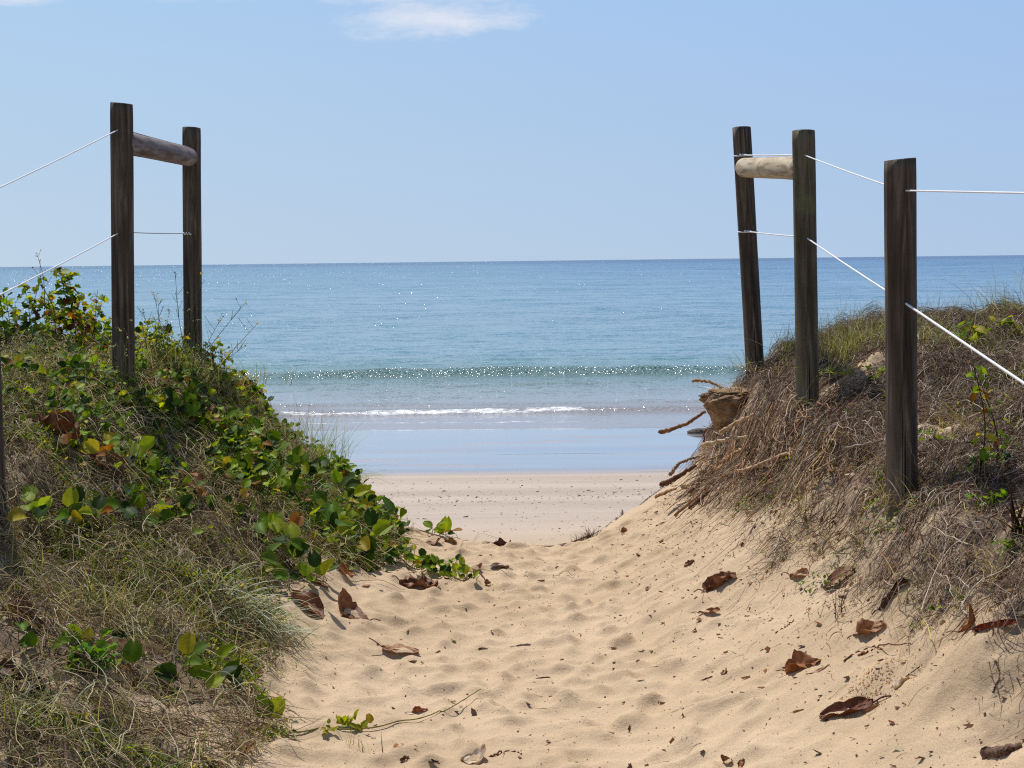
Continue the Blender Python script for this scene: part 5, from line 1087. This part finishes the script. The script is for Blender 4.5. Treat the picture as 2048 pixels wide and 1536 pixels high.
K([(1470, 1012), (1520, 978), (1580, 945), (1625, 917)], 6, 'straight pale root slanting across the lower bank', lin(190, 154, 118))
K([(1432, 947), (1460, 912), (1496, 893)], 8, 'curved pale root between the level stick and the longest branch', lin(196, 160, 122))
K([(1446, 884, 7.95), (1442, 862, 7.95)], 7, 'short white peg standing against the bank', lin(226, 208, 184))
K([(1458, 880, 7.9), (1455, 858, 7.9)], 6, 'second white peg just right of the first one', lin(220, 200, 176))
K([(1350, 1030), (1400, 990), (1470, 940), (1510, 900)], 6, 'brown root beside the long steep one', BN)
K([(1380, 985), (1425, 945), (1460, 905), (1490, 850)], 8, 'thick tan root curving up to the overhanging block', lin(166, 124, 86))
K([(1510, 990), (1560, 960), (1640, 900), (1690, 850)], 7, 'long dark root right of the slanting pale one', BK)
K([(1560, 1000), (1620, 960), (1700, 900)], 5, 'thin grey root running down from beside the nearest post', lin(140, 118, 100))
K([(1520, 925), (1540, 960), (1500, 1000)], 6, 'short brown root crossing under the wavy branch', BN)
K([(1235, 1038), (1243, 1020)], 8, 'short grey stick standing at the lower right bank edge', lin(190, 180, 168), off=.01, knob=0)
K([(1690, 1320), (1740, 1295), (1820, 1286)], 4, 'long thin curved twig on the right sand', lin(120, 80, 60), off=.006, group='twigs lying on the sand', cat='twig', name='twig')
K([(1716, 1310), (1760, 1298)], 6, 'short red brown twig touching the long curved one', lin(140, 72, 48), off=.006, group='twigs lying on the sand', cat='twig', name='twig', knob=0)
K([(960, 1145), (970, 1160), (985, 1170)], 3, 'thin dark stalk below the pale curled scrap', lin(90, 64, 48), off=.005, group='twigs lying on the sand', cat='twig', name='twig', knob=0)
K([(1550, 1268), (1590, 1240)], 3, 'straight thin twig below the thatch on the right', lin(130, 96, 66), off=.005, group='twigs lying on the sand', cat='twig', name='twig', knob=0)
K([(980, 1515), (1010, 1502), (1045, 1508)], 4, 'wriggly dark twig at the bottom centre', lin(110, 76, 56), off=.005, group='twigs lying on the sand', cat='twig', name='twig')
K([(1985, 1385), (2000, 1350), (1990, 1320)], 3, 'bent twig at the lower right beside the matted roots', lin(110, 84, 70), off=.006, group='twigs lying on the sand', cat='twig', name='twig')
K([(205, 1030), (212, 1060), (222, 1100), (215, 1120)], 20, 'grey weathered stick among upright round leaves on the left', lin(150, 140, 134), off=.03, name='weathered_stick', cat='stick', group=None)
K([(1972, 1508), (2005, 1503), (2042, 1492)], 26, 'short rough grey brown log at the bottom right corner', lin(116, 92, 78), off=.018, name='log', cat='log', group=None, knob=0)
K([(1870, 860, 5.3), (1850, 960, 5.15), (1812, 870, 5.17)], 3, 'thin dead stem leaning against the nearest post', lin(128, 104, 88), group='twigs lying on the sand', cat='twig', name='twig')
# the long split husk
b = hit(130, 1322); e = hit(325, 1315); T, S = np.meshgrid(np.linspace(0, 1, 24), np.linspace(-1, 1, 7), indexing='ij'); ctr = b + (e - b) * T[..., None]; w = .022 * np.sin(np.pi * np.clip(T, .04, .96)) ** .5 * (1 + .5 * T)
X = ctr + np.stack([0 * T, S * w * .5, .022 + w * (.5 + .8 * S) * 1 + .006 * fbm(T * 8, S * 2, 4, 3)], -1); X[..., 2] += .012 * (1 - (2 * T - 1) ** 2)
mb = MB(); mb.add(X.reshape(-1, 3), gridq(24, 7), None, (lin(206, 172, 124)[None] * (1 + .2 * vnoise(T * 3, S * 6, 2)).reshape(-1, 1)))
tag(mb.build('seed_husk', M_dead, origin=b), 'long split tan husk lying in the weeds at the lower left', 'husk')
# grey rock at the water line
def lump(rings, seed, mat, name, amp=.12, nz=44, na=60, flat=1.0):
    """rings: (centre, rx, ry) from bottom to top, lofted and roughened"""
    t = np.linspace(0, len(rings) - 1, nz); C = spline([r[0] for r in rings], nz); rx = np.interp(t, range(len(rings)), [r[1] for r in rings]); ry = np.interp(t, range(len(rings)), [r[2] for r in rings])
    a = np.arange(na) / na * 2 * math.pi; A, Tt = np.meshgrid(a, t); d = 1 + amp * 1.5 * fbm(np.cos(A) * 1.6 + seed, np.sin(A) * 1.6 + Tt * .8, seed, 5, .62) + amp * .35 * fbm(np.cos(A) * 6 + seed, np.sin(A) * 6 + Tt * 3, seed + 3, 3) + amp * .25 * vnoise(np.cos(A) * 14 + seed, np.sin(A) * 14 + Tt * 9, seed + 5)
    V = np.stack([C[:, None, 0] + np.cos(A) * rx[:, None] * d, C[:, None, 1] + np.sin(A) * ry[:, None] * d, C[:, None, 2] + .05 * rx.max() * fbm(np.cos(A) * 3, np.sin(A) * 3 + seed, seed, 3)], -1).reshape(-1, 3)
    V = np.vstack([V, C[0] - [0, 0, .01], C[-1] + [0, 0, .01]]); i = np.arange(nz - 1)[:, None] * na; j = np.arange(na)[None]; k = (j + 1) % na; q = np.stack([i + j, i + k, i + na + k, i + na + j], -1).reshape(-1, 4); n = nz * na
    tr = [(n, (m + 1) % na, m) for m in range(na)] + [(n + 1, (nz - 1) * na + m, (nz - 1) * na + (m + 1) % na) for m in range(na)]
    mb = MB(); mb.add(V, q, tr, lin(120, 112, 104)); return mb.build(name, mat, origin=C[0])
g = hit(1402, 866); lr = [(g + [0, 0, -.03], .2, .1), (g + [0, 0, .02], .22, .1), (g + [.02, 0, .06], .16, .08), (g + [.03, 0, .075], .06, .04)]
tag(lump(lr, 5, M_drift, 'rock'), 'low grey rock at the edge of the wet sand under the scaly stick', 'rock')
A = lambda px, py, Y: at(px, py, Y)
tag(lump([(A(1490, 884, 8.75), .10, .12), (A(1480, 852, 8.75), .13, .14), (A(1470, 822, 8.75), .16, .17), (A(1462, 800, 8.75), .18, .19), (A(1466, 787, 8.75), .185, .19), (A(1470, 781, 8.75), .17, .17), (A(1472, 777, 8.75), .06, .06)], 11, M_bank, 'sand_block', .30), 'undercut block of packed brown sand overhanging the beach', 'sand block')
